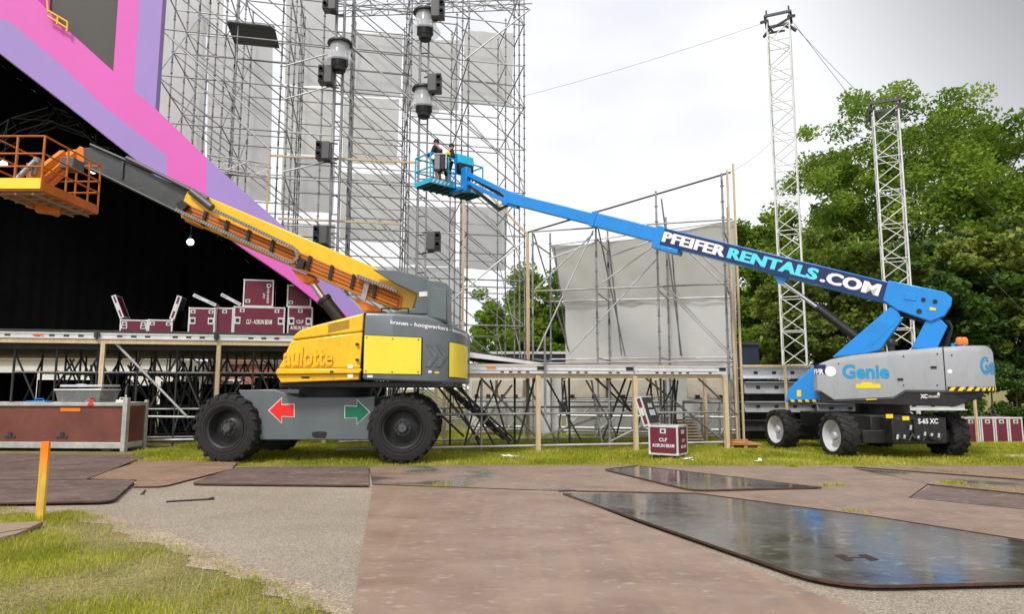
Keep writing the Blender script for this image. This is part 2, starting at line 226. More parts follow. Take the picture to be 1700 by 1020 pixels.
# ------------------------------------------------------------------ mesh helpers
WM = {}
class MB:
    def __init__(s): s.v = []; s.f = []; s.m = []
    def add(s, vs, fs, mi=0):
        o = len(s.v); s.v += [Vector(a) for a in vs]; s.f += [tuple(o + i for i in f) for f in fs]; s.m += [mi] * len(fs)
    def hexa(s, p, mi=0):      # 8 points: 4 of one face, 4 of the opposite one
        s.add(p, [(3, 2, 1, 0), (4, 5, 6, 7), (0, 1, 5, 4), (1, 2, 6, 5), (2, 3, 7, 6), (3, 0, 4, 7)], mi)
    def box(s, x0, x1, y0, y1, z0, z1, mi=0, T=None):
        p = [Vector(a) for a in ((x0, y0, z0), (x1, y0, z0), (x1, y1, z0), (x0, y1, z0), (x0, y0, z1), (x1, y0, z1), (x1, y1, z1), (x0, y1, z1))]
        if T: p = [T @ a for a in p]
        s.hexa(p, mi)
    def tube(s, p, q, r, n=8, r2=None, caps=True, mi=0):
        p, q = Vector(p), Vector(q); d = q - p
        if d.length < 1e-6: return
        d.normalize(); a = d.orthogonal().normalized(); b = d.cross(a); r2 = r if r2 is None else r2
        vs = []
        for i in range(n):
            w = 2 * math.pi * i / n; k = a * math.cos(w) + b * math.sin(w); vs += [p + k * r, q + k * r2]
        fs = [(2 * i, 2 * ((i + 1) % n), 2 * ((i + 1) % n) + 1, 2 * i + 1) for i in range(n)]
        if caps: fs += [tuple(2 * i for i in range(n))[::-1], tuple(2 * i + 1 for i in range(n))]
        s.add(vs, fs, mi)
    def path(s, pts, r, n=6, mi=0):
        for a, b in zip(pts, pts[1:]): s.tube(a, b, r, n, mi=mi)
    def prism(s, pts, ext, mi=0):
        pts = [Vector(p) for p in pts]; n = len(pts); ext = Vector(ext)
        fs = [tuple(range(n))[::-1], tuple(range(n, 2 * n))] + [(i, (i + 1) % n, n + (i + 1) % n, n + i) for i in range(n)]
        s.add(pts + [p + ext for p in pts], fs, mi)
    def beam(s, p, q, w, h, up=UP, h2=None, w2=None, mi=0):     # box along p-q, width w sideways, height h
        p, q = Vector(p), Vector(q); d = (q - p).normalized(); n = d.cross(up)
        if n.length < 1e-4: n = d.orthogonal()
        n.normalize(); u = n.cross(d); h2 = h if h2 is None else h2; w2 = w if w2 is None else w2
        f = lambda c, a, b: [c - n * a / 2 - u * b / 2, c + n * a / 2 - u * b / 2, c + n * a / 2 + u * b / 2, c - n * a / 2 + u * b / 2]
        s.hexa(f(p, w, h) + f(q, w2, h2), mi)
    def lathe(s, prof, c, ax, n=32, closed=False, mi=0):        # prof: (radius, offset along the axis)
        ax = Vector(ax).normalized(); a = UP.cross(ax)
        if a.length < 1e-4: a = Vector((1, 0, 0))
        a.normalize(); b = ax.cross(a); c = Vector(c); vs = []; k = len(prof)
        for i in range(n):
            w = 2 * math.pi * i / n; e = a * math.cos(w) + b * math.sin(w)
            vs += [c + e * r + ax * o for r, o in prof]
        fs = []
        for i in range(n):
            j = (i + 1) % n
            for q in range(k if closed else k - 1):
                q2 = (q + 1) % k; fs.append((i * k + q, j * k + q, j * k + q2, i * k + q2))
        s.add(vs, fs, mi)
    def shell(s, plan, zb, zt, ch=0.05, mi=0):                  # closed plan outline with its own bottom and top heights
        n = len(plan); cx = sum(p[0] for p in plan) / n; cy = sum(p[1] for p in plan) / n
        c = Vector((cx, cy, 0)); A = []; B = []; D = []; E = []
        for (x, y), b, t in zip(plan, zb, zt):
            p = Vector((x, y, 0)); i = p + (c - p).normalized() * ch
            A.append(Vector((i.x, i.y, b))); B.append(Vector((x, y, b + ch * 0.6))); D.append(Vector((x, y, t - ch))); E.append(Vector((i.x, i.y, t)))
        r = []
        for k in range(3):
            for i in range(n): j = (i + 1) % n; r.append((k * n + i, k * n + j, (k + 1) * n + j, (k + 1) * n + i))
        r += [tuple(range(n))[::-1], tuple(range(3 * n, 4 * n))]
        s.add(A + B + D + E, r, mi)
    def trace(s, pxs, P0, N, w0, w1, mi=0):                     # outline seen in the photo, set on its own plane and given its depth
        N = Vector(N).normalized(); s.prism([onp(x, y, P0, N) + N * w0 for x, y in pxs], N * (w1 - w0), mi)
    def build(s, name, mats, parent=None, smooth=False, bevel=0.0, local=False, seg=2):
        me = bpy.data.meshes.new(name); vs = s.v
        o = bpy.data.objects.new(name, me); C.objects.link(o)
        if parent is not None:
            W = WM[parent.name]
            if not local: inv = W.inverted(); vs = [inv @ v for v in vs]
            o.parent = parent; WM[o.name] = W
        else:
            lo = Vector((sum(v.x for v in vs) / len(vs), sum(v.y for v in vs) / len(vs), min(v.z for v in vs)))
            vs = [v - lo for v in vs]; o.location = lo; WM[o.name] = Matrix.Translation(lo)
        me.from_pydata([tuple(v) for v in vs], [], s.f)
        if not isinstance(mats, (list, tuple)): mats = [mats]
        for m in mats: me.materials.append(m)
        if len(mats) > 1: me.polygons.foreach_set('material_index', s.m)
        me.update()
        fix_normals(me)
        if smooth:
            me.polygons.foreach_set('use_smooth', [True] * len(me.polygons)); me.set_sharp_from_angle(angle=math.radians(smooth if smooth is not True else 40))
        if bevel:
            b = o.modifiers.new('bevel', 'BEVEL'); b.width = bevel; b.segments = seg; b.limit_method = 'ANGLE'; b.angle_limit = math.radians(35); b.harden_normals = False
            me.polygons.foreach_set('use_smooth', [True] * len(me.polygons)); me.set_sharp_from_angle(angle=math.radians(60))
        return o
import bmesh
def fix_normals(me):
    bm = bmesh.new(); bm.from_mesh(me); bmesh.ops.recalc_face_normals(bm, faces=bm.faces); bm.to_mesh(me); bm.free()
def tag(o, label=None, cat=None, group=None, kind=None):
    if label: o['label'] = label
    if cat: o['category'] = cat
    if group: o['group'] = group
    if kind: o['kind'] = kind
    return o
def thing(name, label, cat, loc, rz=0.0, group=None):
    o = bpy.data.objects.new(name, None); C.objects.link(o); o.empty_display_size = 0.2
    o.location = loc; o.rotation_euler = (0, 0, rz); WM[o.name] = Matrix.Translation(Vector(loc)) @ Matrix.Rotation(rz, 4, 'Z')
    return tag(o, label, cat, group)
TUBES = {}
def pole(parent, name, p, q, r, m, n=8):      # one tube = one object, mesh shared by all tubes of that material
    key = (name, m.name, n)
    if key not in TUBES:
        b = MB(); b.tube((0, 0, 0), (0, 0, 1), 1, n); me = bpy.data.meshes.new(name); me.from_pydata([tuple(v) for v in b.v], [], b.f)
        me.materials.append(m); fix_normals(me); me.polygons.foreach_set('use_smooth', [True] * len(me.polygons)); me.set_sharp_from_angle(angle=math.radians(60)); TUBES[key] = me
    p, q = Vector(p), Vector(q); d = q - p
    o = bpy.data.objects.new(name, TUBES[key]); C.objects.link(o)
    Mw = Matrix.LocRotScale(p, d.to_track_quat('Z', 'Y'), Vector((r, r, d.length)))
    if parent is not None: o.parent = parent; o.matrix_basis = WM[parent.name].inverted() @ Mw
    else: o.matrix_basis = Mw
    return o
BOXES = {}
def bar(parent, name, p, q, w, h, m, up=UP):   # one square-section bar = one object, unit box shared
    key = (name, m.name)
    if key not in BOXES:
        b = MB(); b.box(-.5, .5, -.5, .5, 0, 1); me = bpy.data.meshes.new(name); me.from_pydata([tuple(v) for v in b.v], [], b.f); me.materials.append(m); fix_normals(me); BOXES[key] = me
    p, q = Vector(p), Vector(q); d = q - p; z = d.normalized(); x = z.cross(up)
    if x.length < 1e-4: x = SA.copy()
    x.normalize(); y = z.cross(x)
    R = Matrix((x, y, z)).transposed().to_4x4()
    Mw = Matrix.Translation(p) @ R @ Matrix.Diagonal((w, h, d.length, 1))
    o = bpy.data.objects.new(name, BOXES[key]); C.objects.link(o)
    if parent is not None: o.parent = parent; o.matrix_basis = WM[parent.name].inverted() @ Mw
    else: o.matrix_basis = Mw
    return o
def text_mesh(body, bold=0.0, spacing=1.0):
    cu = bpy.data.curves.new('lettering', 'FONT'); cu.body = body; cu.size = 1; cu.offset = bold; cu.space_character = spacing; cu.resolution_u = 3
    ob = bpy.data.objects.new('lettering', cu); C.objects.link(ob)
    dg = bpy.context.evaluated_depsgraph_get(); me = bpy.data.meshes.new_from_object(ob.evaluated_get(dg))
    vs = [v.co.copy() for v in me.vertices]; fs = [tuple(p.vertices) for p in me.polygons]
    bpy.data.objects.remove(ob); bpy.data.curves.remove(cu); bpy.data.meshes.remove(me)
    x0 = min(v.x for v in vs); x1 = max(v.x for v in vs); y0 = min(v.y for v in vs); y1 = max(v.y for v in vs)
    return [((v.x - x0) / (x1 - x0), (v.y - y0) / (y1 - y0)) for v in vs], fs
def text_on(mb, body, fn, mi=0, bold=0.0, spacing=1.0):     # fn maps (0..1, 0..1) to a point on the surface
    vs, fs = text_mesh(body, bold, spacing); mb.add([fn(a, b) for a, b in vs], fs, mi)
def quad_fn(bl, br, tl):
    bl, br, tl = Vector(bl), Vector(br), Vector(tl); return lambda a, b: bl + (br - bl) * a + (tl - bl) * b
def lettering(name, body, fn, m, parent, bold=0.0, spacing=1.0, local=False):
    b = MB(); text_on(b, body, fn, 0, bold, spacing); return b.build(name, m, parent, local=local)

# ------------------------------------------------------------------ ground
grass_soil = ground_mat('grass_soil', ((0.13, 0.13, 0.03), (0.26, 0.22, 0.09)), 1.6, 60, 0.6)
asphalt_m = ground_mat('exposed_aggregate_asphalt', ((0.27, 0.224, 0.173), (0.37, 0.315, 0.248)), 0.5, 95, 0.8, 0.8)
sand_m = ground_mat('sandy_soil', ((0.27, 0.21, 0.15), (0.44, 0.36, 0.27)), 2.2, 70, 0.9)
def sheet(name, pts, z, m, thick=0.0):
    b = MB(); pts = [Vector((p[0], p[1], z)) for p in pts]
    if thick: b.prism(pts, (0, 0, -thick))
    else: b.add(pts, [tuple(range(len(pts)))])
    return b
n = 60; b = MB(); R = 900
b.add([(-R, -60, 0), (R, -60, 0), (R, R, 0), (-R, R, 0)], [(0, 1, 2, 3)])
tag(b.build('ground', grass_soil), kind='structure')
edge_px = [(640, 1050), (560, 1000), (490, 972), (420, 946), (350, 918), (290, 895), (235, 876), (180, 858), (130, 849), (60, 846), (0, 845)]
edge = [gnd(*p) for p in edge_px]
pav = [(0.6, -6), (0.2, 1.2), (-0.35, 3.2)] + [(p.x, p.y) for p in edge] + [(-16, 9.2), (-16, 17.2), (-9.2, 17.0), (-8.4, 15.3), (-7.6, 14.75), (-4, 14.55), (4, 14.75), (26, 14.85), (26, -6)]
tag(sheet('pavement', pav, 0.012, asphalt_m).build('pavement', asphalt_m), kind='structure')
# sandy strip between the paving and the foreground grass, its outer edge ragged
b = MB(); L = []; Rr = []
for i in range(241):
    f = i / 240 * (len(edge) - 1); k = min(int(f), len(edge) - 2); p = edge[k].lerp(edge[k + 1], f - k); d = (edge[k + 1] - edge[k]).normalized(); nn = Vector((-d.y, d.x, 0))
    if nn.x > 0: nn = -nn
    w = (0.26 + 0.10 * math.sin(i * 0.09) * math.sin(i * 0.23 + 1) + random.uniform(-.02, .03)) * (0.6 + 0.5 * p.y / 8)
    L.append(Vector((p.x, p.y, 0.016)) - nn * (0.04 + .03 * math.sin(i * .31) + random.uniform(0, .03))); Rr.append(Vector((p.x, p.y, 0.006)) + nn * w)
b.add(L + Rr, [(i, i + 1, 242 + i, 241 + i) for i in range(240)])
tag(b.build('sand_verge', sand_m), kind='structure')

# steel road plates
rust = [(0.180, 0.113, 0.078), (0.258, 0.176, 0.130), (0.315, 0.232, 0.180)]
rust_d = [(0.082, 0.055, 0.045), (0.14, 0.096, 0.080), (0.19, 0.14, 0.118)]
rust_t = [(0.17, 0.10, 0.062), (0.26, 0.165, 0.108), (0.32, 0.225, 0.16)]
pm_dry = plate_mat('steel_plate_dry', rust, 0.75, 0.95, 0.46, 3)
pm_dark = plate_mat('steel_plate_dark', rust_d, 0.72, 0.9, 0.5, 9)
pm_tan = plate_mat('steel_plate_tan', rust_t, 0.8, 0.95, 0.55, 21)
pm_wet = plate_mat('steel_plate_wet', rust_d, 0.18, 0.36, 0.36, 14)
pm_part = plate_mat('steel_plate_puddled', rust, 0.50, 0.60, 0.42, 5)
rust_edge = mat('rusty_plate_edge', (0.075, 0.036, 0.024), 0.8, 0, 0.4, 8, 0.2, 60)
def round_poly(pts, r, which):
    out = []; n = len(pts)
    for i, p in enumerate(pts):
        p = Vector(p); a = (Vector(pts[i - 1]) - p); c = (Vector(pts[(i + 1) % n]) - p)
        if i in which:
            ra = min(r, a.length * .4); rc = min(r, c.length * .4); A = p + a.normalized() * ra; Cc = p + c.normalized() * rc
            for k in range(6): f = k / 5; out.append((A.lerp(p, f)).lerp(p.lerp(Cc, f), f))
        else: out.append(p)
    return out
def plate(label, pxs, m, z0, th=0.025, tilt=(0, 0), rounded=(), hole=None, r=0.25):
    pts = [gnd(x, y, z0 + th) if isinstance(x, (int, float)) and y > 100 else Vector((x, y, 0)) for x, y in pxs]
    c = sum((p for p in pts), Vector()) / len(pts)
    pts = round_poly([Vector((p.x, p.y, 0)) for p in pts], r, rounded)
    top = [Vector((p.x, p.y, z0 + th + (p.x - c.x) * tilt[0] + (p.y - c.y) * tilt[1])) for p in pts]
    b = MB(); b.prism(top, (0, 0, -th)); n = len(top)
    b.m = [1] * len(b.m)
    # the face that points up takes the plate material
    b.m[0] = 0; b.m[1] = 1
    o = b.build('steel_plate', [m, rust_edge]); tag(o, label, 'steel plate', 'steel road plates')
    return o
W3 = lambda x, y: (x, y)
plate('large dry reddish brown steel road plate running from centre foreground towards camera', [(619, 806), (925, 816), (1442, 1021), (2050, 1262), (480, 1700), (585, 1021)], pm_dry, 0.016)
wet = plate('large wet dark shiny steel plate with H-shaped slot, right foreground', [(934, 819), (1157, 821), (1455, 860), (1702, 899), (2300, 985), (1900, 962), (1385, 974)], pm_wet, 0.044, rounded=(6,), r=0.5)
plate('wet steel plate with pointed corner lying behind the shiny slotted plate', [(1005, 780), (1062, 775), (1228, 794), (1364, 809), (1149, 814)], pm_wet, 0.044, rounded=(4,), r=0.3)
plate('brown steel plate with puddle behind right wheel of yellow lift', [(613, 775), (770, 773), (955, 814), (924, 815), (619, 804)], pm_part, 0.014)
plate('brown steel plate joining the grass edge behind the two wet plates', [(772, 773), (1060, 773), (1004, 779), (1150, 816), (1160, 819), (957, 815)], pm_dry, 0.012)
plate('dry brown plate between the two wet plates and the weeds', [(1062, 774), (1410, 775), (1540, 804), (1508, 827), (1700, 846), (2000, 880), (2000, 935), (1704, 897), (1456, 858), (1158, 819), (1152, 816), (1366, 810), (1230, 793)], pm_dry, 0.010)
plate('far right brown steel plate along the grass edge', [(1416, 775), (1900, 773), (1900, 812), (1702, 796)], pm_dry, 0.017)
plate('narrow brown steel plate between two weedy joints at right', [(1414, 778), (1702, 799), (1900, 815), (1900, 842), (1702, 820), (1543, 804)], pm_part, 0.014)
plate('brown steel plate below the weedy joint at right edge', [(1545, 807), (1702, 823), (1900, 845), (1900, 866), (1702, 846), (1512, 827)], pm_dark, 0.016)
plate('reddish brown steel plate in front of yellow lift between its wheels', [(392, 776), (612, 774), (612, 806), (314, 803)], pm_dark, 0.03, rounded=(3,))
plate('tan steel plate beneath left wheel of yellow lift', [(244, 763), (394, 768), (384, 779), (270, 808), (222, 808), (228, 797), (140, 795)], pm_tan, 0.018, rounded=(3,))
plate('dark brown steel plate in front of the brown crate', [(-300, 756), (60, 753), (247, 756), (143, 796), (-300, 800)], pm_dark, 0.03)
plate('dark steel plate with cut corner beside the yellow stake', [(-300, 799), (226, 797), (187, 832), (-300, 840)], pm_dark, 0.046, rounded=(1, 2))
# the lifting slot in the wet plate: a recess seen as three dark cut-outs
b = MB()
for q in ([(1386, 923), (1400, 921), (1418, 931), (1404, 933)], [(1424, 922), (1438, 921), (1460, 930), (1446, 932)], [(1409, 926), (1433, 925.4), (1435, 926.6), (1411, 927.4)]):
    pts = [gnd(x, y, 0.0705) for x, y in q]; b.prism(pts, (0, 0, 0.0012))
b.build('lifting_slot', mat('slot_rust', (.035, .018, .012), .9), wet)

# ------------------------------------------------------------------ grass
grass_m = leaf_mat('grass_blades', (0.20, 0.24, 0.018), (0.44, 0.47, 0.04), (0.76, 0.68, 0.18), 0.5, 0.6, 0.8)
dry_m = leaf_mat('dry_grass_blades', (0.34, 0.27, 0.09), (0.52, 0.44, 0.18), (0.66, 0.58, 0.32), 0.4, 0.6, 0.8)
def inside(x, y, poly):
    r = np.zeros(len(x), bool); n = len(poly)
    for i in range(n):
        x0, y0 = poly[i]; x1, y1 = poly[(i + 1) % n]
        c = ((y0 > y) != (y1 > y)) & (x < (x1 - x0) * (y - y0) / ((y1 - y0) if y1 != y0 else 1e-9) + x0); r ^= c
    return r
def blades(name, x, y, h, w, m, lean=0.5, z0=0.0, parent=None, seg=2):
    n = len(x); a = rng.uniform(0, 2 * math.pi, n); l = rng.uniform(0.1, lean, n) * h; la = rng.uniform(0, 2 * math.pi, n)
    dx, dy = np.cos(a) * w, np.sin(a) * w; lx, ly = np.cos(la) * l, np.sin(la) * l
    V = np.empty((n, 5, 3)); z0 = np.full(n, z0)
    V[:, 0] = np.stack([x - dx, y - dy, z0 - .01], 1); V[:, 1] = np.stack([x + dx, y + dy, z0 - .01], 1)
    V[:, 2] = np.stack([x + dx * .8 + lx * .35, y + dy * .8 + ly * .35, z0 + h * .6], 1); V[:, 3] = np.stack([x - dx * .8 + lx * .35, y - dy * .8 + ly * .35, z0 + h * .6], 1)
    V[:, 4] = np.stack([x + lx, y + ly, z0 + h * (1 - .25 * lean)], 1)
    k = np.arange(n) * 5
    me = bpy.data.meshes.new(name); me.vertices.add(n * 5); me.vertices.foreach_set('co', V.reshape(-1))
    lp = np.stack([k, k + 1, k + 2, k + 3, k + 3, k + 2, k + 4], 1).reshape(-1); me.loops.add(n * 7); me.loops.foreach_set('vertex_index', lp)
    st = np.stack([np.arange(n) * 7, np.arange(n) * 7 + 4], 1).reshape(-1); me.polygons.add(n * 2); me.polygons.foreach_set('loop_start', st)
    me.update(calc_edges=True); me.validate(); me.materials.append(m); me.polygons.foreach_set('use_smooth', [True] * (2 * n))
    o = bpy.data.objects.new(name, me); C.objects.link(o); return o
# clumpiness from a cheap sum of sines
def clump(x, y): return 0.5 + 0.25 * np.sin(x * 2.1 + 1.3 * np.sin(y * 1.7)) + 0.25 * np.sin(y * 2.9 + 1.1 * np.sin(x * 3.1 + 2))
fg = [(p.x - 0.18, p.y) for p in edge] + [(-12, 9.1), (-12, 2.5), (-0.9, 2.5)]
def scatter(poly, n):
    xs = [p[0] for p in poly]; ys = [p[1] for p in poly]; x = rng.uniform(min(xs), max(xs), n); y = rng.uniform(min(ys), max(ys), n); k = inside(x, y, poly); return x[k], y[k]
x, y = scatter(fg, 210000); k = (np.abs(x / y) < 0.85); x, y = x[k], y[k]; c = clump(x, y); k = rng.random(len(x)) < (0.07 + 0.93 * np.clip((c - .25) * 1.5, 0, 1)); x, y, c = x[k], y[k], c[k]
tag(blades('grass_tufts', x, y, rng.uniform(.03, .085, len(x)) * (.4 + 1.0 * c), rng.uniform(.0018, .0045, len(x)), grass_m, 1.1), 'yellow green patchy lawn in the left foreground corner', 'grass', kind='stuff')
x, y = scatter(fg, 9000); k = (np.abs(x / y) < 0.85) & (clump(x * 1.3 + 4, y * 1.3) > .6); x, y = x[k], y[k]
tag(blades('tall_grass', x, y, rng.uniform(.08, .20, len(x)), rng.uniform(.0015, .003, len(x)), dry_m, 0.9), 'pale seed stalks standing in the foreground lawn', 'grass', kind='stuff')
x, y = scatter([(px + .14, py) for px, py in fg], 90000); k = (np.abs(x / y) < 0.85); x, y = x[k], y[k]
tag(blades('dry_grass', x, y, rng.uniform(.015, .05, len(x)), rng.uniform(.0012, .003, len(x)), dry_m, 1.6), 'dry straw among the foreground lawn', 'grass', kind='stuff')
strip = [(-9.3, 17.1), (-8.5, 15.3), (-7.7, 14.7), (-4, 14.52), (4, 14.72), (17, 14.82), (17, 26), (-9.6, 26)]
x, y = scatter(strip, 330000); k = (np.abs(x / y) < 0.8) & (rng.random(len(x)) < np.clip(1.5 - (y - 15) / 9, .2, 1)); x, y = x[k], y[k]; c = clump(x * .8, y * .8)
front = np.clip((y - 14.75) / 0.9, 0.15, 1)
tag(blades('grass_strip', x, y, rng.uniform(.06, .17, len(x)) * (.5 + .8 * c) * front, rng.uniform(.005, .010, len(x)), grass_m, 0.8), 'bright green grass strip in front of and under the stage', 'grass', kind='stuff')
# weeds in the plate joints
wx, wy, wz = [], [], []
for (xa, ya, xb, yb, n_) in ((1413, 776, 1700, 797, 260), (1545, 806, 1700, 821, 200), (1362, 811, 1405, 810, 160), (1565, 806, 1600, 808, 420), (1130, 815, 1146, 816, 160), (720, 810, 745, 811, 90), (1400, 853, 1450, 857, 60), (1160, 797, 1180, 799, 80), (1310, 778, 1325, 779, 120), (860, 768, 930, 773, 160)):
    p, q = gnd(xa, ya), gnd(xb, yb); f = rng.random(n_); wx += list(p.x + (q.x - p.x) * f + rng.normal(0, .03, n_)); wy += list(p.y + (q.y - p.y) * f + rng.normal(0, .03, n_))
wx, wy = np.array(wx), np.array(wy)
tag(blades('weeds', wx, wy, rng.uniform(.03, .11, len(wx)), rng.uniform(.003, .006, len(wx)), grass_m, 1.2, 0.02), 'weeds growing in the joints of the steel plates', 'weeds', kind='stuff')

# ------------------------------------------------------------------ main stage: deck on timber posts, scaffold below
HD = 3.25; T0 = 21.1
S_L = spx(-120, T0); S_R = spx(690, T0)
root = thing('main_stage', 'long high black stage deck with aluminium edge rails on timber posts', 'stage', S((S_L + S_R) / 2, T0, 0))
def sbox(b, s0, s1, t0, t1, h0, h1, mi=0):
    b.hexa([S(s0, t0, h0), S(s1, t0, h0), S(s1, t1, h0), S(s0, t1, h0), S(s0, t0, h1), S(s1, t0, h1), S(s1, t1, h1), S(s0, t1, h1)], mi)
b = MB(); sbox(b, S_L - 6, S_R, T0 + .05, 28.2, HD - .06, HD + .02); b.build('deck', deckm, root)
seams = [S_L - 6, spx(156, T0), spx(356, T0), spx(560, T0), S_R]; seams.insert(1, spx(-60, T0))
slot_m = mat('slot_shadow_metal', (0.03, 0.03, 0.03), 0.7)
for a, c in zip(seams, seams[1:]):
    b = MB(); sbox(b, a + .02, c - .02, T0 - .03, T0 + .05, HD - .23, HD - .065); sbox(b, a + .02, c - .02, T0 - .05, T0 - .03, HD - .10, HD - .08); sbox(b, a + .02, c - .02, T0 - .05, T0 - .03, HD - .23, HD - .205)
    r = b.build('edge_rail', alu, root); b = MB()
    k = a + .5
    while k < c - .3:
        if (int(k * 1.7) % 3): sbox(b, k, k + .14, T0 - .034, T0 - .028, HD - .18, HD - .125)
        k += 0.36
    tag(b.build('rail_slots', slot_m, r), kind='stuff')
    b = MB(); sbox(b, c - .07, c + .07, T0 - .09, T0 - .05, HD - .20, HD - .06); b.tube(S(c, T0 - .09, HD - .25), S(c, T0 - .09, HD - .02), .025); b.build('clamp', steel_dk, r)
b = MB(); sbox(b, S_L - 6, S_R, T0 - .02, T0 + .08, HD - .36, HD - .232); b.build('timber_beam', timber, root)
b = MB(); p = spx(57, T0); sbox(b, p - .13, p + .13, T0 - .054, T0 - .0505, HD - .16, HD - .115); b.build('reflector', amber, root)
for px in (166, 360, 540):
    s_ = spx(px, T0); bar(root, 'timber_post', S(s_, T0 + .03, 0), S(s_, T0 + .03, HD - .362), .11, .11, timber)
b = MB(); sbox(b, S_L - 6, S_R, T0 + .4, 28, HD - .5, HD - .3); b.build('deck_joists', steel_dk, root)
sc = thing('stage_support_scaffold', 'dark scaffold frames carrying the main stage from below', 'scaffold', S((S_L + S_R) / 2, 24, 0))
rnd0 = random.Random(5)
ss = np.arange(spx(20, 21.6), S_R, 1.05)
for i, s_ in enumerate(ss):
    for j, t_ in enumerate((21.6, 23.3, 25.0, 26.7)):
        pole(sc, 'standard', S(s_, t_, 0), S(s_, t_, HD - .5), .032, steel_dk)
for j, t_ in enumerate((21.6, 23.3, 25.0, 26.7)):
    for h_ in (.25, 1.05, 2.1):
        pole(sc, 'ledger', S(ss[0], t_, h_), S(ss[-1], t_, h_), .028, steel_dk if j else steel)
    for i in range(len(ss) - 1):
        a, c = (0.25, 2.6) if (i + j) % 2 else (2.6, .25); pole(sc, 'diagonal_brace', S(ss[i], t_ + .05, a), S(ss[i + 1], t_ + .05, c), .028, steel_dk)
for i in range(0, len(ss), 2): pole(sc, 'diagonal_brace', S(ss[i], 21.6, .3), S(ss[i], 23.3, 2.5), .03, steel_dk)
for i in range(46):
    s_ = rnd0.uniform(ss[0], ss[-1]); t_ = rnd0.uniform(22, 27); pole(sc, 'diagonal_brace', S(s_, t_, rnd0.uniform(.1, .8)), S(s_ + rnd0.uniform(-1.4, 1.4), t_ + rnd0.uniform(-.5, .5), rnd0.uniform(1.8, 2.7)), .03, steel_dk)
p, q = ons(190, 568, T0 + .1), ons(312, 694, T0 + .1); pole(sc, 'bright_brace', p, q, .035, steel_lt)
pole(sc, 'bright_ledger', ons(238, 692, T0 + .1), ons(330, 693, T0 + .1), .03, steel_lt); pole(sc, 'bright_ledger', S(spx(232, T0), T0 + .1, .2), S(S_R, T0 + .1, .2), .03, steel_lt)
root = thing('dark_backing', 'added black backing that keeps the space beneath the main stage dark', 'cloth', S(-5, 27.6, 0))  # added black sheets that stop light from behind and darken the understage
for a, c, h in ((-60, 60, 2.2), (62, 150, 1.95), (151, 208, 2.25), (212, 262, 1.75), (266, 330, 1.9), (333, 420, 1.8), (422, 520, 2.05), (523, 640, 1.9)):
    b = MB(); s0_, s1_ = spx(a, 27.6), spx(c, 27.6); V0 = []; V1 = []
    for i in range(13):
        o_ = .06 * math.sin(i * 2.1 + a); V0.append(S(s0_ + (s1_ - s0_) * i / 12, 27.6 + o_, .02)); V1.append(S(s0_ + (s1_ - s0_) * i / 12, 27.6 + o_ * .6, h))
    b.add(V0 + V1, [(i, i + 1, 14 + i, 13 + i) for i in range(12)]); b.build('dark_backing_panel', black, root)

# black inside of the stage and its printed proscenium
TF = 22.2; TB = 27.8
low_px = [(-420, -243), (0, 88), (107, 171), (245, 281), (387, 401), (476, 462), (534, 508), (575, 545)]
low = [ons(x, y, TF) for x, y in low_px]
low_back = [p + SB * (TB - TF) for p in low]
root = thing('stage_drapes', 'black drapes closing the back and sloping sides of the main stage', 'drapes', S(low[2].dot(SA), TB, HD))
b = MB(); pts = list(low_back); base = [S(low_back[0].dot(SA), TB, HD + .02), S(low_back[-1].dot(SA), TB, HD + .02)]
# pleated back cloth: vertical strips between the deck and the sloping roof line
N_ = 90; s0 = low_back[0].dot(SA); s1 = low_back[-1].dot(SA); top = []; bot = []
for i in range(N_ + 1):
    s_ = s0 + (s1 - s0) * i / N_
    for a, c in zip(low_back, low_back[1:]):
        if a.dot(SA) - 1e-4 <= s_ <= c.dot(SA) + 1e-4:
            f = (s_ - a.dot(SA)) / (c.dot(SA) - a.dot(SA)); z = a.z + (c.z - a.z) * f; break
    o_ = .02 * math.sin(i * 2.3); top.append(S(s_, TB + o_, max(z, HD + .05))); bot.append(S(s_, TB + o_ * 1.5, HD + .02))
b.add(top + bot, [(i, i + 1, N_ + 2 + i, N_ + 1 + i) for i in range(N_)]); b.build('back_drape', black, root)
b = MB()
for a, c in zip(range(len(low) - 1), range(1, len(low))):
    b.add([low[a] + SB * .42, low[c] + SB * .42, low_back[c], low_back[a]], [(0, 1, 2, 3)])
b.build('roof_drape', black, root)
b = MB(); b.add([S(s0 + .05, TF, HD), S(s0 + .05, TB, HD), S(s0 + .05, TB, low_back[0].z), S(s0 + .05, TF, low_back[0].z)], [(0, 1, 2, 3)]); b.build('side_drape', black, root)
root = thing('stage_facade', 'tall printed proscenium in pink and lavender diagonal stripes', 'stage facade', S(low[5].dot(SA), TF, HD))
def fac(name, pxs, m, w0=0.0, w1=0.4):
    b = MB(); b.trace(pxs, SB * TF, SB, w0, w1); return b.build(name, m, root)
fac('lavender_band', [(-420, -298), (0, 31), (12, 32), (90, 97), (173, 177), (277, 258), (277, 308), (245, 281), (107, 171), (0, 88), (-420, -243)], lav)
fac('pink_band', [(-420, -380), (20, -40), (63, 0), (113, 50), (188, 118), (196, 0), (199, -60), (236, -60), (232, 0), (222, 150), (258, 180), (343, 262), (343, 332), (577, 523), (583, 530), (600, 546), (575, 545), (534, 508), (476, 462), (387, 401), (277, 308), (277, 258), (173, 177), (90, 97), (12, 32), (0, 31), (-420, -298)], pink)
fac('lavender_column', [(236, -60), (274, -60), (270, 0), (258, 180), (222, 150), (232, 0)], lav)
fac('lavender_foot', [(343, 262), (430, 340), (476, 381), (525, 437), (601, 517), (625, 546), (600, 546), (577, 523), (343, 332)], lav)
fac('screen', [(20, -60), (199, -60), (196, 0), (188, 118), (113, 50), (63, 0), (20, -40)], led, .16, .3)
fac('magenta_panel', [(40, -60), (82, -60), (80, 16), (63, 0), (22, -40)], mag, .10, .158)
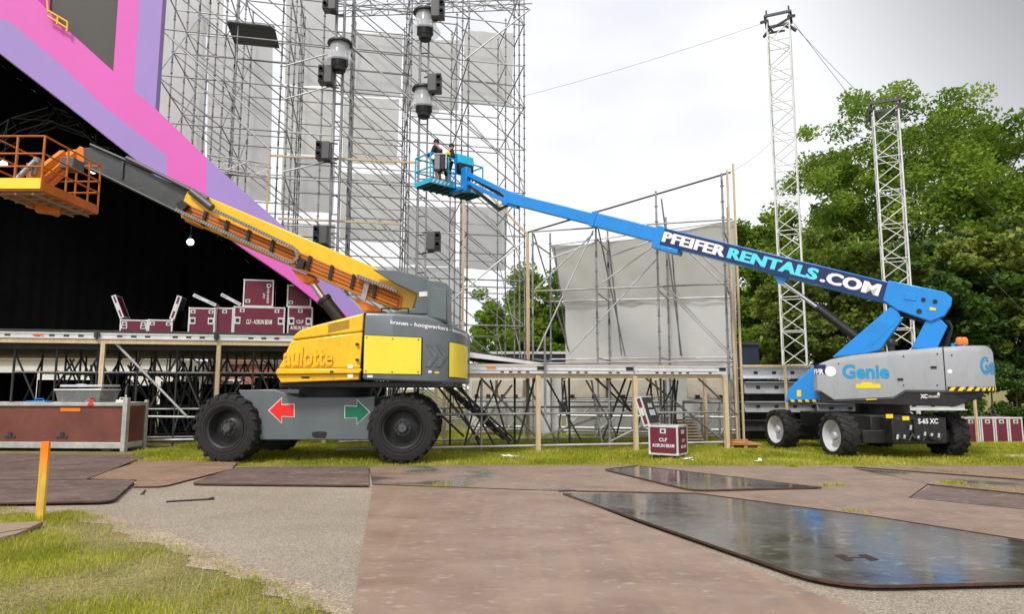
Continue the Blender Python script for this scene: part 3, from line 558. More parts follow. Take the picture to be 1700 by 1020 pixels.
# yellow guard rail of a small platform on the facade
root = thing('yellow_guard_rail', 'small yellow guard rail high on the facade beside the grey screen', 'guard rail', ons(100, 50, TF - .3))
for a, c in (((78, 16), (112, 36)), ((79, 26), (112, 47)), ((78, -4), (80, 20)), ((112, 36), (111, 52)), ((96, 26), (95, 40))): pole(root, 'rail', ons(a[0], a[1], TF - .15), ons(c[0], c[1], TF - .15), .03, yel)
# lighting truss arch in the dark above the stage, globes
def box_truss(root, p, q, w, m, r=.025, step=.6, names=('chord', 'lacing'), up=UP):
    p, q = Vector(p), Vector(q); d = (q - p).normalized(); n = d.cross(up)
    if n.length < .05: n = d.cross(SA)
    n.normalize(); u = n.cross(d); cs = [n * a * w / 2 + u * c * w / 2 for a, c in ((-1, -1), (1, -1), (1, 1), (-1, 1))]
    for c in cs: pole(root, names[0], p + c, q + c, r, m)
    L = (q - p).length; k = max(1, int(L / step)); b = MB()
    for i in range(k):
        for j in range(4):
            a, c = cs[j], cs[(j + 1) % 4]
            if (i + j) % 2: a, c = c, a
            b.tube(p + d * (L * i / k) + a, p + d * (L * (i + 1) / k) + c, r * .6, 6, caps=False)
            b.tube(p + d * (L * i / k) + cs[j], p + d * (L * i / k) + cs[(j + 1) % 4], r * .5, 6, caps=False)
    return b.build(names[1], m, root, smooth=60)
root = thing('lighting_truss', 'dark arched lighting truss hanging inside the stage roof', 'truss', ons(90, 200, 25.5))
pts = [ons(x, y, 25.5) for x, y in ((-30, 250), (30, 212), (90, 194), (150, 215), (200, 262))]
for a, c in zip(pts, pts[1:]): box_truss(root, a, c, .5, blackp, .03)
for lab, (x, y, Y) in (('small lit white globe hanging under the yellow boom tip', (316, 402, 20.5)), ('small lit white globe beside the basket of the yellow lift', (155, 283, 20.5)), ('small lit white globe at left edge behind the yellow basket', (6, 272, 20.5))):
    p = at(x, y, Y); t = thing('globe_light', lab, 'lamp', p, group='white globe lights'); b = MB()
    r = .105; b.lathe([(max(.001, r * math.sin(a)), -r * math.cos(a)) for a in [math.pi * i / 10 for i in range(11)]], p, UP, 16); b.build('globe', glow, t, smooth=True)
    b = MB(); b.tube(p + UP * .09, p + UP * .2, .04); b.tube(p + UP * .2, p + UP * 1.4, .008, 5); b.build('cable', blackp, t)

# ------------------------------------------------------------------ ringlock scaffolds
STD = {}
def standard(parent, p, h, m=steel, r=.034, tilt=None):     # upright with a rosette every half metre
    key = (round(h, 2), m.name)
    if key not in STD:
        b = MB(); b.tube((0, 0, 0), (0, 0, h), r, 8, caps=False)
        z = .4
        while z < h: b.tube((0, 0, z - .012), (0, 0, z + .012), .062, 8); z += .5
        z = 2.0
        while z < h: b.tube((0, 0, z - .1), (0, 0, z + .08), .034, 8); z += 2.0
        b.tube((-.075, 0, .02), (.075, 0, .02), .01, 4)
        me = bpy.data.meshes.new('standard'); me.from_pydata([tuple(v) for v in b.v], [], b.f); me.materials.append(m); fix_normals(me)
        me.polygons.foreach_set('use_smooth', [True] * len(me.polygons)); me.set_sharp_from_angle(angle=math.radians(50)); STD[key] = me
    o = bpy.data.objects.new('standard', STD[key]); C.objects.link(o); o.parent = parent
    o.matrix_basis = WM[parent.name].inverted() @ Matrix.Translation(Vector(p)) @ Matrix.Rotation(PHI, 4, 'Z'); return o
TW = thing('scaffold_tower', 'huge grey tube scaffold tower rising behind the stage', 'scaffold', S(-1, 29, 0))
BAY = 2.57; s_k = [6.95 - BAY * k for k in range(7)]; t_k = [29.0, 31.07, 33.14, 35.2]; LV = [.35 + 2.0 * i for i in range(11)]
for i, s_ in enumerate(s_k):
    for j, t_ in enumerate(t_k): standard(TW, S(s_, t_, 0), 21.0)
for s_ in (s_k[3] - 1.2, s_k[5] - .75, s_k[4] - .35, s_k[5] + .4, s_k[2] + .4): standard(TW, S(s_, 29.35, 0), 21.0)
for t_, s_ in ((30.0, s_k[5] - 1.3), (32.0, s_k[5] - 1.0), (30.0, s_k[0] + .0), (34.0, s_k[5] - .5), (34.2, s_k[4])): standard(TW, S(s_, t_, 0), 21.0)
rnd = random.Random(3)
for j, t_ in enumerate(t_k):
    for i in range(6):
        for l, h_ in enumerate(LV):
            if h_ < 3 and i > 3 : continue
            if j in (1, 2) and rnd.random() < .35: continue
            if j == 3 and i in (3, 1) and l % 2: continue
            pole(TW, 'ledger', S(s_k[i], t_, h_), S(s_k[i + 1], t_, h_), .03, steel_lt if rnd.random() < .35 else steel)
for i, s_ in enumerate(s_k):
    for j in range(3):
        for l, h_ in enumerate(LV):
            if rnd.random() < .22: continue
            pole(TW, 'transom', S(s_, t_k[j], h_ + .03), S(s_, t_k[j + 1], h_ + .03), .03, steel)
for j, t_ in ((0, 29.0), (1, 31.07), (2, 33.14), (3, 35.2)):
    for i in range(6):
        if i == 3 and j < 2: continue                # the open bay with the light pole
        for l in range(len(LV) - 1):
            if rnd.random() < (.04 if i in (1, 2) else .18): continue
            pole(TW, 'diagonal_brace', S(s_k[i + 1], t_ - .05, LV[l + 1]), S(s_k[i], t_ - .05, LV[l]), .029, steel)
for i, s_ in ((0, s_k[0]), (6, s_k[6]), (5, s_k[5])):
    for j in range(3):
        for l in range(len(LV) - 1):
            if (l + j + i) % 2: pole(TW, 'diagonal_brace', S(s_ + .04, t_k[j], LV[l]), S(s_ + .04, t_k[j + 1], LV[l + 1]), .023, steel)
for a, c, t_ in (((558, 52), (700, 182), 28.9), ((556, 130), (690, 300), 28.9), ((556, 200), (750, 420), 28.9), ((556, 285), (720, 470), 28.9), ((708, 60), (870, 190), 28.9), ((770, 190), (868, 300), 28.9), ((700, 250), (865, 420), 28.9), ((880, 15), (770, 100), 28.9), ((700, 540), (870, 400), 28.9), ((470, 110), (560, 85), 28.9), ((340, 150), (450, 250), 28.9), ((280, 60), (445, 210), 28.9), ((470, 165), (560, 140), 28.9), ((470, 285), (560, 265), 28.9)):
    pole(TW, 'long_brace', ons(a[0], a[1], t_), ons(c[0], c[1], t_), .034, steel_lt)
# lattice girder at the top and the grey working platform
box_truss(TW, ons(560, 14, 29.6), ons(880, 2, 29.6), .5, steel, .024, .7, ('girder_chord', 'girder_lacing'))
box_truss(TW, ons(345, 270, 28.7), ons(448, 285, 28.7), .5, steel_lt, .024, .7, ('girder_chord', 'girder_lacing'))
b = MB()
for i in range(6):
    t_ = 29.2 + i * .32; p, q = ons(375, 34, 29.1), ons(455, 40, 29.1); b.hexa([S(p.dot(SA), t_, p.z), S(q.dot(SA), t_, p.z), S(q.dot(SA), t_ + .3, p.z), S(p.dot(SA), t_ + .3, p.z), S(p.dot(SA), t_, p.z + .06), S(q.dot(SA), t_, p.z + .06), S(q.dot(SA), t_ + .3, p.z + .06), S(p.dot(SA), t_ + .3, p.z + .06)])
b.build('platform_boards', steel_dk, TW)
for a, c in (((447, 255), (447, 352)), ((770, 325), (772, 600)), ((875, 385), (876, 725)), ((877, 385), (878, 725))):
    p, q = ons(a[0], a[1], 28.7), ons(c[0], c[1], 28.7); q = Vector((p.x, p.y, q.z)); bar(TW, 'timber_post', q, p, .08, .08, timber)
for a, c in (((448, 258), (692, 270)), ((462, 363), (668, 372)), ((795, 305), (878, 392))):
    bar(TW, 'timber_rail', ons(a[0], a[1], 28.75), ons(c[0], c[1], 28.75), .07, .08, timber)
# tarpaulins at the back of the tower
def tarp(label, pxs, t_, m, N=None, P0=None, wav=.035, group='tarpaulins on the scaffold tower'):
    N = SB if N is None else N; P0 = SB * t_ if P0 is None else P0
    tl, tr, br, bl = [onp(x, y, P0, N) for x, y in pxs]; b = MB(); nx, ny = 14, 16; V = []; ph = random.uniform(0, 9)
    for j in range(ny + 1):
        for i in range(nx + 1):
            u, v = i / nx, j / ny; p = tl.lerp(tr, u).lerp(bl.lerp(br, u), v)
            o_ = wav * (math.sin(u * 5 + v * 3.2 + ph) + .6 * math.sin(u * 11 - v * 7 + ph * 2) + .4 * math.sin((u + v) * 19 + ph)); V.append(p + N * o_ - UP * (.05 * math.sin(u * math.pi) * (1 - v)) + UP * .02 * math.sin(u * 9 + ph) * v)
    b.add(V, [(j * (nx + 1) + i, j * (nx + 1) + i + 1, (j + 1) * (nx + 1) + i + 1, (j + 1) * (nx + 1) + i) for j in range(ny) for i in range(nx)])
    o = b.build('tarpaulin', m, smooth=True); tag(o, label, 'tarpaulin', group); return o
def rect(x0, y0, x1, y1, d=4): return [(x0 - 1, y0), (x1 + 1, y0 + d), (x1 - 3, y1 + d), (x0 - 4, y1)]
for lab, r, t_, m in (
    ('narrow pale grey sheet at the upper left bay beside the facade', rect(262, -20, 342, 330, 2), 35.5, tarp_g),
    ('grey tarpaulin under the dark working platform at upper left of tower', rect(347, 58, 452, 330), 35.5, tarp_g),
    ('white sheet above the dark working platform', rect(300, -30, 372, 52), 35.7, tarp_w),
    ('tall grey tarpaulin in the open bay left of the light pole', rect(477, -20, 562, 140), 35.5, tarp_g),
    ('grey tarpaulin below the tall one in the open bay', rect(474, 142, 558, 255), 35.5, tarp_w),
    ('lower pale tarpaulin in the open bay beside the timber rail', rect(470, 258, 556, 350), 35.6, tarp_g),
    ('broad grey tarpaulin right of the light pole, torn into two halves', rect(568, 52, 668, 158), 35.5, tarp_g),
    ('pale tarpaulin below the broad grey one', rect(572, 160, 662, 270), 35.6, tarp_w),
    ('grey tarpaulin behind the plastic covered lamps', rect(672, 62, 764, 180), 35.5, tarp_g),
    ('creased grey tarpaulin at the upper right bay of the tower', rect(772, 50, 852, 172), 35.5, tarp_g),
    ('white tarpaulin above the yellow boom beside the lower timber rail', rect(468, 368, 556, 460), 35.6, tarp_w),
    ('white sheet behind the diagonal braces in mid tower', rect(568, 285, 668, 400), 35.5, tarp_w),
    ('grey sheet under the blue basket', rect(676, 340, 756, 440), 35.5, tarp_g),
    ('crumpled grey sheet right of the black speaker box', rect(766, 340, 842, 446), 35.5, tarp_g),
    ('white sheet behind the grey box of the yellow lift', rect(560, 440, 770, 590), 35.7, tarp_w)):
    tarp(lab, r, t_, m)

# ------------------------------------------------------------------ light poles with lamps
def light_pole(label, px, Y, r):
    p = at(px, 645, Y); p.z = 0; t = thing('light_pole', label, 'pole', p, group='light poles')
    for dx in (-.17, .17): pole(t, 'upright', p + Vector((dx, 0, 0)), p + Vector((dx, 0, 21)), r, steel)
    for i in range(1, 26): pole(t, 'rung', p + Vector((-.17, 0, i * .8)), p + Vector((.17, 0, i * .8)), .025, steel_dk, 6)
    return p
LP1 = light_pole('thick twin-tube pole left of the white tarps carrying one covered lamp', 546, 27.6, .06)
LP2 = light_pole('slim twin-tube pole in the middle of the tower carrying two covered lamps', 696, 27.9, .04)
def covered_lamp(px, py, Y, label):
    c = at(px, py, Y); t = thing('covered_lamp', label, 'stage lamp', c - UP * .75, group='stage lamps under rain domes')
    b = MB(); b.lathe([(.02, .20), (.50, .16), (.52, .12), (.52, .06), (.47, .05), (.02, .10)], c + UP * .42, UP, 24); b.build('ring', blackp, t, smooth=True)
    b = MB(); b.lathe([(.40, .50), (.43, .2), (.48, -.05), (.60, -.30), (.66, -.36), (.64, -.42)], c, UP, 24); d = b.build('rain_dome', clear_pl, t, smooth=True)
    b = MB(); b.lathe([(.01, .44), (.16, .42), (.20, .2), (.20, -.02), (.01, -.02)], c, UP, 14); b.build('yoke_base', steel_dk, t, smooth=40)
    b = MB(); T = Matrix.Translation(c - UP * .38)
    b.lathe([(.01, .36), (.22, .34), (.29, .2), (.30, -.1), (.26, -.36), (.18, -.42), (.01, -.42)], c - UP * .33, UP, 16); b.build('lamp_head', blackp, t, smooth=35)
    b = MB()
    for s_ in (-1, 1): b.box(s_ * .31 - .035, s_ * .31 + .035, -.07, .07, -.1, .55, T=T)
    for i in range(6): b.tube(c - UP * (.1 + i * .08), c - UP * (.115 + i * .08), .31, 12)
    b.build('yoke', rimb, t)
    return t
covered_lamp(564, 92, 27.3, 'black moving lamp under a clear rain dome on the left pole')
covered_lamp(706, 40, 27.6, 'topmost black moving lamp under a clear rain dome on the middle pole')
covered_lamp(704, 168, 27.6, 'lower black moving lamp under a clear rain dome on the middle pole')
def blinder(px, py, Y, label, side):
    c = at(px, py, Y); t = thing('blinder_lamp', label, 'stage lamp', c - UP * .38, group='square blinder lamps')
    b = MB(); b.box(-.28, .28, -.2, .25, -.38, .38, T=Matrix.Translation(c)); b.build('housing', mat('grey_lamp_housing', (.10, .10, .105), .5), t, bevel=.03)
    b = MB()
    x0 = -.28 if side < 0 else .04
    b.box(x0 + .02, x0 + .24, -.235, -.203, -.36, .36, T=Matrix.Translation(c)); b.build('front_plate', blackp, t)
    for z in (-.18, .18):
        b = MB(); b.lathe([(.001, 0), (.06, .0), (.085, -.04), (.10, -.045), (.10, -.01)], c + Vector((x0 + .13, -.235, z)), (0, 1, 0), 16); b.build('lens', rimb, t, smooth=40)
    b = MB(); b.beam(c + Vector((0, .1, .42)), c + Vector((.5 if side < 0 else -.5, .3, .42)), .05, .05); b.beam(c + Vector((0, .1, -.42)), c + Vector((.5 if side < 0 else -.5, .3, -.42)), .05, .05); b.build('bracket', steel_dk, t)
for px, py, lab, sd_ in ((541, 125, 'square black blinder beside the left covered lamp', -1), (537, 251, 'square black blinder on the left pole above the timber rail', -1), (533, 391, 'square black blinder on the left pole just above the yellow boom', -1), (548, 4, 'square black blinder cut off at the top on the left pole', -1), (720, 401, 'square black blinder on the middle pole below the blue basket', 1), (722, 139, 'square black blinder above the lower covered lamp', 1), (727, 16, 'square black blinder beside the topmost covered lamp', 1)):
    blinder(px, py, 27.2, lab, sd_)

# ------------------------------------------------------------------ low screen scaffold on the right
A2 = Vector((6.55, 20.6, 0)); B2 = Vector((0.72, 22.3, 0)); E2 = (A2 - B2).normalized(); N2 = Vector((-E2.y, E2.x, 0))
SC2 = thing('screen_scaffold', 'low grey tube scaffold hung with tarps behind the stage wing', 'scaffold', (A2 + B2) / 2)
def on2(px, py, off=0.0): return onp(px, py, A2 + N2 * off, N2)
def foot2(px, off): p = on2(px, 645, off); return Vector((p.x, p.y, 0))
tops = {885: 383, 993: 350, 1097: 318, 1211: 287}
for px, ty in tops.items():
    f = foot2(px, 0); standard(SC2, f, round(on2(px, ty).z, 1))
for px, ty in ((915, 405), (1013, 395), (1113, 380), (1219, 362)):
    f = foot2(px, 2.3); standard(SC2, f, round(on2(px, ty, 2.3).z + .4, 1))
pole(SC2, 'sloping_rail', on2(876, 386), on2(1213, 286), .03, steel_dk)
for ya, yb in ((385, 364), (484, 471), (604, 600), (612, 609)): pole(SC2, 'ledger', on2(882, ya), on2(1216, yb), .026, steel)
for ya, yb in ((408, 366), (501, 493), (597, 594)): pole(SC2, 'ledger', on2(913, ya, 2.3), on2(1222, yb, 2.3), .026, steel_lt)
for px, pxb in ((885, 915), (993, 1013), (1097, 1113), (1211, 1219)):
    for h_ in (2.6, 4.7, 6.5): pole(SC2, 'transom', foot2(px, 0) + UP * h_, foot2(pxb, 2.3) + UP * h_, .026, steel)
for a, c in (((890, 588), (985, 383)), ((945, 588), (1090, 430)), ((885, 484), (985, 388)), ((1100, 475), (1213, 592)), ((1106, 475), (1218, 592)), ((1145, 420), (1213, 483)), ((1160, 420), (1216, 470)), ((1000, 470), (1090, 405)), ((912, 430), (995, 400)), ((1015, 425), (1095, 395))): pole(SC2, 'diagonal_brace', on2(*a, .1), on2(*c, .1), .026, steel_lt)
for a, c in (((989, 360), (1038, 592)), ((1010, 400), (1032, 590)), ((1098, 330), (1132, 592)), ((1114, 400), (1130, 590)), ((886, 388), (945, 585)), ((920, 410), (942, 580))): pole(SC2, 'raker', on2(*a, .3), on2(*c, 1.9), .026, steel)
for px, y0 in ((1207, 283), (1217, 272)): 
    p = on2(px, y0, -.1); bar(SC2, 'timber_post', Vector((p.x, p.y, 0)), p, .05, .05, timber)
def tarp2(label, pxs, off, m): tarp(label, pxs, 0, m, N2, A2 + N2 * off, .03, 'tarpaulins on the screen scaffold')
tarp2('stained dull grey upper tarp, left panel of the low screen', [(914, 407), (1012, 401), (1031, 507), (938, 512)], 2.4, tarp_d)
tarp2('stained dull grey upper tarp, middle panel of the low screen', [(1010, 401), (1114, 385), (1126, 500), (1029, 507)], 2.4, tarp_d)
tarp2('stained dull grey upper tarp, right panel of the low screen', [(1112, 385), (1219, 364), (1222, 493), (1124, 500)], 2.4, tarp_d)
tarp2('white lower tarp, left panel of the low screen', [(938, 508), (1032, 503), (1034, 730), (940, 734)], 2.45, tarp_w)
tarp2('white lower tarp, middle panel of the low screen', [(1030, 503), (1126, 496), (1128, 726), (1032, 730)], 2.45, tarp_w)
tarp2('white lower tarp, right panel of the low screen', [(1124, 496), (1222, 489), (1224, 722), (1126, 726)], 2.45, tarp_w)
tarp2('white low sheet under the stage wing next to the yellow lift', [(778, 604), (932, 604), (932, 735), (778, 738)], 2.5, tarp_w)
# ballast: concrete blocks on steel cradles
def ballast(px0, px1, lab, off=.9):
    p, q = on2(px0, 645, off), on2(px1, 645, off); p.z = q.z = 0; t = thing('ballast_block', lab, 'concrete block', (p + q) / 2 + UP * 1.32, group='concrete ballast blocks'); b = MB(); e_ = (q - p).normalized(); L = (q - p).length
    b.hexa([p + UP * 1.32, q + UP * 1.32, q + N2 * .9 + UP * 1.32, p + N2 * .9 + UP * 1.32, p + UP * 1.95, q + UP * 1.95, q + N2 * .9 + UP * 1.95, p + N2 * .9 + UP * 1.95]); b.build('block', concrete, t, bevel=.03)
    b = MB()
    for f in (.25, .75): b.box(-.1, .1, -.012, .2, 0, .14, T=Matrix.Translation(p.lerp(q, f) + UP * 1.30))
    b.build('fork_slots', blackp, t)
for i, (a, c, lab) in enumerate(((783, 822, 'concrete block at far left of the ballast row, next to yellow lift'), (826, 868, 'concrete block second from left of the ballast row'), (934, 1006, 'concrete ballast block left of the middle timber post'), (1014, 1104, 'concrete ballast block right of the middle timber post'), (1140, 1218, 'concrete ballast block nearest the stacked steel beams'))): ballast(a, c, lab)
for a, c in ((775, 872), (925, 1110), (1132, 1222)):
    p, q = on2(a, 645, .9), on2(c, 645, .9); p.z = q.z = 0
    for h_, d_ in ((1.22, 0), (1.22, .85), (.75, 0), (.35, .1), (.2, .85)): pole(SC2, 'cradle_rail', p + N2 * d_ + UP * h_, q + N2 * d_ + UP * h_, .045, steel_lt if h_ < 1 else steel)
    for f in (.02, .35, .68, .98): pole(SC2, 'cradle_leg', p.lerp(q, f), p.lerp(q, f) + UP * 1.2, .035, steel)
    for f in (.02, .35, .68): pole(SC2, 'cradle_brace', p.lerp(q, f) + UP * .2, p.lerp(q, f + .33) + UP * 1.15, .028, steel_lt)

# ------------------------------------------------------------------ stage wing
HW = 2.27; TW0 = 17.0; W_L = spx(762, TW0) ; W_R = spx(1206, TW0)
root = thing('stage_wing', 'lower stage wing with white aluminium edge on pale timber posts', 'stage', S((W_L + W_R) / 2, TW0, 0))
b = MB(); sbox(b, W_L, W_R, TW0 + .06, TW0 + 2.6, HW - .09, HW); b.build('deck', timber_old, root)
seams = [W_L, spx(905, TW0), spx(1052, TW0), W_R]
for a, c in zip(seams, seams[1:]):
    b = MB(); sbox(b, a + .015, c - .015, TW0 - .03, TW0 + .06, HW - .17, HW - .03); sbox(b, a + .015, c - .015, TW0 - .05, TW0 - .03, HW - .06, HW - .03); sbox(b, a + .015, c - .015, TW0 - .05, TW0 - .03, HW - .17, HW - .15)
    r = b.build('edge_rail', alu, root)
    b = MB(); sbox(b, a + .015, c - .015, TW0 - .06, TW0 + .05, HW - .25, HW - .185); r2 = b.build('lower_rail', alu, root); b = MB(); k = a + .6
    while k < c - .4:
        if int(k * 2.1) % 3: sbox(b, k, k + .09, TW0 - .064, TW0 - .0605, HW - .235, HW - .195)
        k += .22
    tag(b.build('rail_slots', slot_m, r2), kind='stuff')
    b = MB(); sbox(b, c - .22, c - .03, TW0 - .055, TW0 - .051, HW - .16, HW - .06); b.build('clamp', blackp, r)
b = MB(); sbox(b, W_L, W_R - .1, TW0 + .02, TW0 + .12, HW - .36, HW - .252); b.build('timber_beam', timber, root)
b = MB(); sbox(b, W_L, W_R - .1, TW0 + .3, TW0 + 2.5, HW - .32, HW - .092); b.build('deck_joists', steel_dk, root)
for px in (893, 1054, 1204): s_ = spx(px, TW0 - .02); bar(root, 'timber_post', S(s_, TW0 - .02, 0), S(s_, TW0 - .02, HW - .30), .11, .1, timber)
for px in (876, 724, 738, 1170): s_ = spx(px, TW0 + 2.5); bar(root, 'timber_post', S(s_, TW0 + 2.5, 0), S(s_, TW0 + 2.5, HW - .33), .09, .09, timber)
pole(root, 'hand_rail_post', S(spx(905, TW0 - .12), TW0 - .12, .9), S(spx(905, TW0 - .12), TW0 - .12, HW + .72), .03, steel)
b = MB(); a, c = ons(770, 580, TW0 + .5), ons(897, 601, TW0 + .5)
b.hexa([a - UP * .2, c - UP * .09, c + SB * 1.8 - UP * .09, a + SB * 1.8 - UP * .2, a, c, c + SB * 1.8, a + SB * 1.8]); b.build('ramp', deckm, root)
b = MB(); b.hexa([a - SB * .05 - UP * .2, c - SB * .05 - UP * .1, c - SB * .01 - UP * .1, a - SB * .01 - UP * .2, a - SB * .05 - UP * .06, c - SB * .05 - UP * .03, c - SB * .01 - UP * .03, a - SB * .01 - UP * .06]); b.build('ramp_edge', alu, root)
b = MB(); p = spx(815, TW0); sbox(b, p - .12, p + .12, TW0 - .056, TW0 - .0505, HW - .12, HW - .07); b.build('reflector', amber, root)
for h_, t_, m in ((.2, TW0 + .1, steel_lt), (1.0, TW0 + .15, steel), (.2, TW0 + 2.4, steel_lt), (1.1, TW0 + 2.4, steel)): pole(root, 'ledger', S(spx(560, TW0) , t_, h_), S(W_R - .1, t_, h_), .03, m)
ws = [spx(x, TW0 + .2) for x in (640, 700, 766, 800, 870, 985, 1012, 1150, 1135)]
for i, s_ in enumerate(ws): pole(root, 'standard', S(s_, TW0 + .25 + (i % 3) * 1.05, 0), S(s_, TW0 + .25 + (i % 3) * 1.05, HW - .3), .03, steel_dk if i % 3 else steel)
for a, c, m in (((738, 625), (860, 735), steel_dk), ((760, 640), (845, 735), steel_dk), ((890, 620), (860, 735), steel_dk), ((985, 625), (1054, 690), steel_dk), ((1040, 625), (998, 735), steel_dk), ((1068, 625), (1200, 732), steel), ((1005, 625), (1060, 700), steel_dk), ((1150, 620), (1225, 690), steel), ((780, 735), (850, 640), steel), ((690, 650), (770, 725), steel_dk), ((725, 640), (800, 735), steel_dk), ((800, 630), (890, 725), steel), ((900, 725), (1000, 690), steel), ((1010, 735), (1080, 700), steel_lt)): pole(root, 'diagonal_brace', ons(a[0], a[1], TW0 + .6), ons(c[0], c[1], TW0 + .9), .03, m)
rw = random.Random(9)
for i in range(18):
    s_ = rw.uniform(spx(735, TW0), W_R - .6); t_ = TW0 + rw.uniform(.6, 2.4); pole(root, 'diagonal_brace', S(s_, t_, .15), S(s_ + rw.uniform(-1.2, 1.2), t_, HW - .4), .026, steel_dk if i % 3 else steel)
# stair-like dark flight frame lying under the wing, seen left of the timber post
root = thing('metal_stair', 'dark steel stair flight standing under the stage wing', 'stairs', ons(800, 735, TW0 + 1.2))
for d_ in (0, .9): pole(root, 'stringer', ons(742, 640, TW0 + 1.2) + SB * d_, ons(848, 733, TW0 + 1.2) + SB * d_, .05, steel_dk)
p, q = ons(742, 640, TW0 + 1.2), ons(848, 733, TW0 + 1.2)
for i in range(1, 9): bar(root, 'tread', p.lerp(q, i / 9), p.lerp(q, i / 9) + SB * .9, .22, .03, steel_dk)
# litter on the grass
for (px, py, s_, lab) in ((846, 764, .3, 'scrap of white litter on grass in front of the stage wing'), (1142, 768, .16, 'scrap of white litter beside the open flight case'), (1258, 770, .10, 'small scrap of white litter on grass left of blue lift')):
    b = MB(); c = gnd(px, py); V = [c + Vector((random.uniform(-s_, s_), random.uniform(-.2, .2) * s_ * 2, random.uniform(.04, .12))) for i in range(9)]; b.add(V, [(0, 1, 2), (2, 3, 4), (4, 5, 6), (6, 7, 8), (1, 3, 5), (0, 4, 7)]); o = b.build('litter', white); tag(o, lab, 'litter')

# ------------------------------------------------------------------ white truss masts with guy lines
def mast(label, pxc, Y, top_y, w, rot, name='truss_mast'):
    c = at(pxc, 645, Y); c.z = 0; H = at(pxc, top_y, Y).z; t = thing(name, label, 'truss tower', c, group='white truss towers')
    cs = [Vector((math.cos(rot + k * math.pi / 2), math.sin(rot + k * math.pi / 2), 0)) * w * .7071 for k in range(4)]
    for k in cs: pole(t, 'chord', c + k, c + k + UP * H, .03, white_alu)
    st = .62; n = int(H / st)
    for j in range(4):
        for i in range(n):
            a, b_ = cs[j], cs[(j + 1) % 4]
            if (i + j) % 2: a, b_ = b_, a
            pole(t, 'lacing', c + a + UP * st * i, c + b_ + UP * st * (i + 1), .018, white_alu, 6)
            if i % 2 == 0: pole(t, 'batten', c + cs[j] + UP * st * i, c + cs[(j + 1) % 4] + UP * st * i, .016, white_alu, 6)
    b = MB()
    for j in range(4):
        b.beam(c + cs[j] * 1.15 + UP * (H + .05), c + cs[(j + 1) % 4] * 1.15 + UP * (H + .05), .08, .09); b.beam(c + cs[j] * .9 + UP * (H - .1), c + cs[j] * 1.5 + UP * (H - .25), .07, .1); b.tube(c + cs[j] + UP * H, c + cs[j] + UP * (H + .3), .035)
        b.beam(c + cs[j] * .5 + UP * (H - .35), c + cs[(j + 1) % 4] * 1.1 + UP * (H - .2), .06, .07)
    b.build('head_block', mat('mast_head_steel', (.07, .07, .072), .5, .2), t)
    b = MB()
    for j in range(2): b.beam(c + cs[j] * 1.8, c - cs[j] * 1.8 + UP * .001, .12, .1)
    b.build('base', white_alu, t); return c, H
m1, H1 = mast('taller white lattice truss mast standing left of the big tree', 1322, 25.0, 34, .80, .35)
m2, H2 = mast('shorter white lattice truss mast in front of the big tree', 1500, 24.0, 178, .80, .35)
def guy(label, p, q, r=.012):
    p, q = Vector(p), Vector(q); n = 10; b = MB(); pts = [p.lerp(q, i / n) - UP * (.012 * (q - p).length * 4 * (i / n) * (1 - i / n)) for i in range(n + 1)]; b.path(pts, r * .6, 5); o = b.build('guy_cable', steel_dk); tag(o, label, 'cable', 'guy cables')
guy('thin cable running left from the taller mast head across the sky', m1 + Vector((-.6, 0, H1 - .1)), at(866, 160, 29), .010)
guy('thin cable from the low screen corner up to the taller mast', m1 + Vector((-.5, 0, H1 * .69)), on2(1213, 286) , .008)
guy('cable from the taller mast head to the shorter mast head', m1 + Vector((.6, 0, H1 - .2)), m2 + Vector((-.5, 0, H2 + .1)), .014)
guy('cable from the taller mast head down into the big tree', m1 + Vector((.6, 0, H1 - .1)), at(1700, 515, 33), .014)
guy('cable from the shorter mast head down to the right frame edge', m2 + Vector((.5, 0, H2)), at(1740, 440, 22), .014)
guy('lower cable from the shorter mast down to the right frame edge', m2 + Vector((.4, 0, H2 * .78)), at(1740, 560, 21), .012)

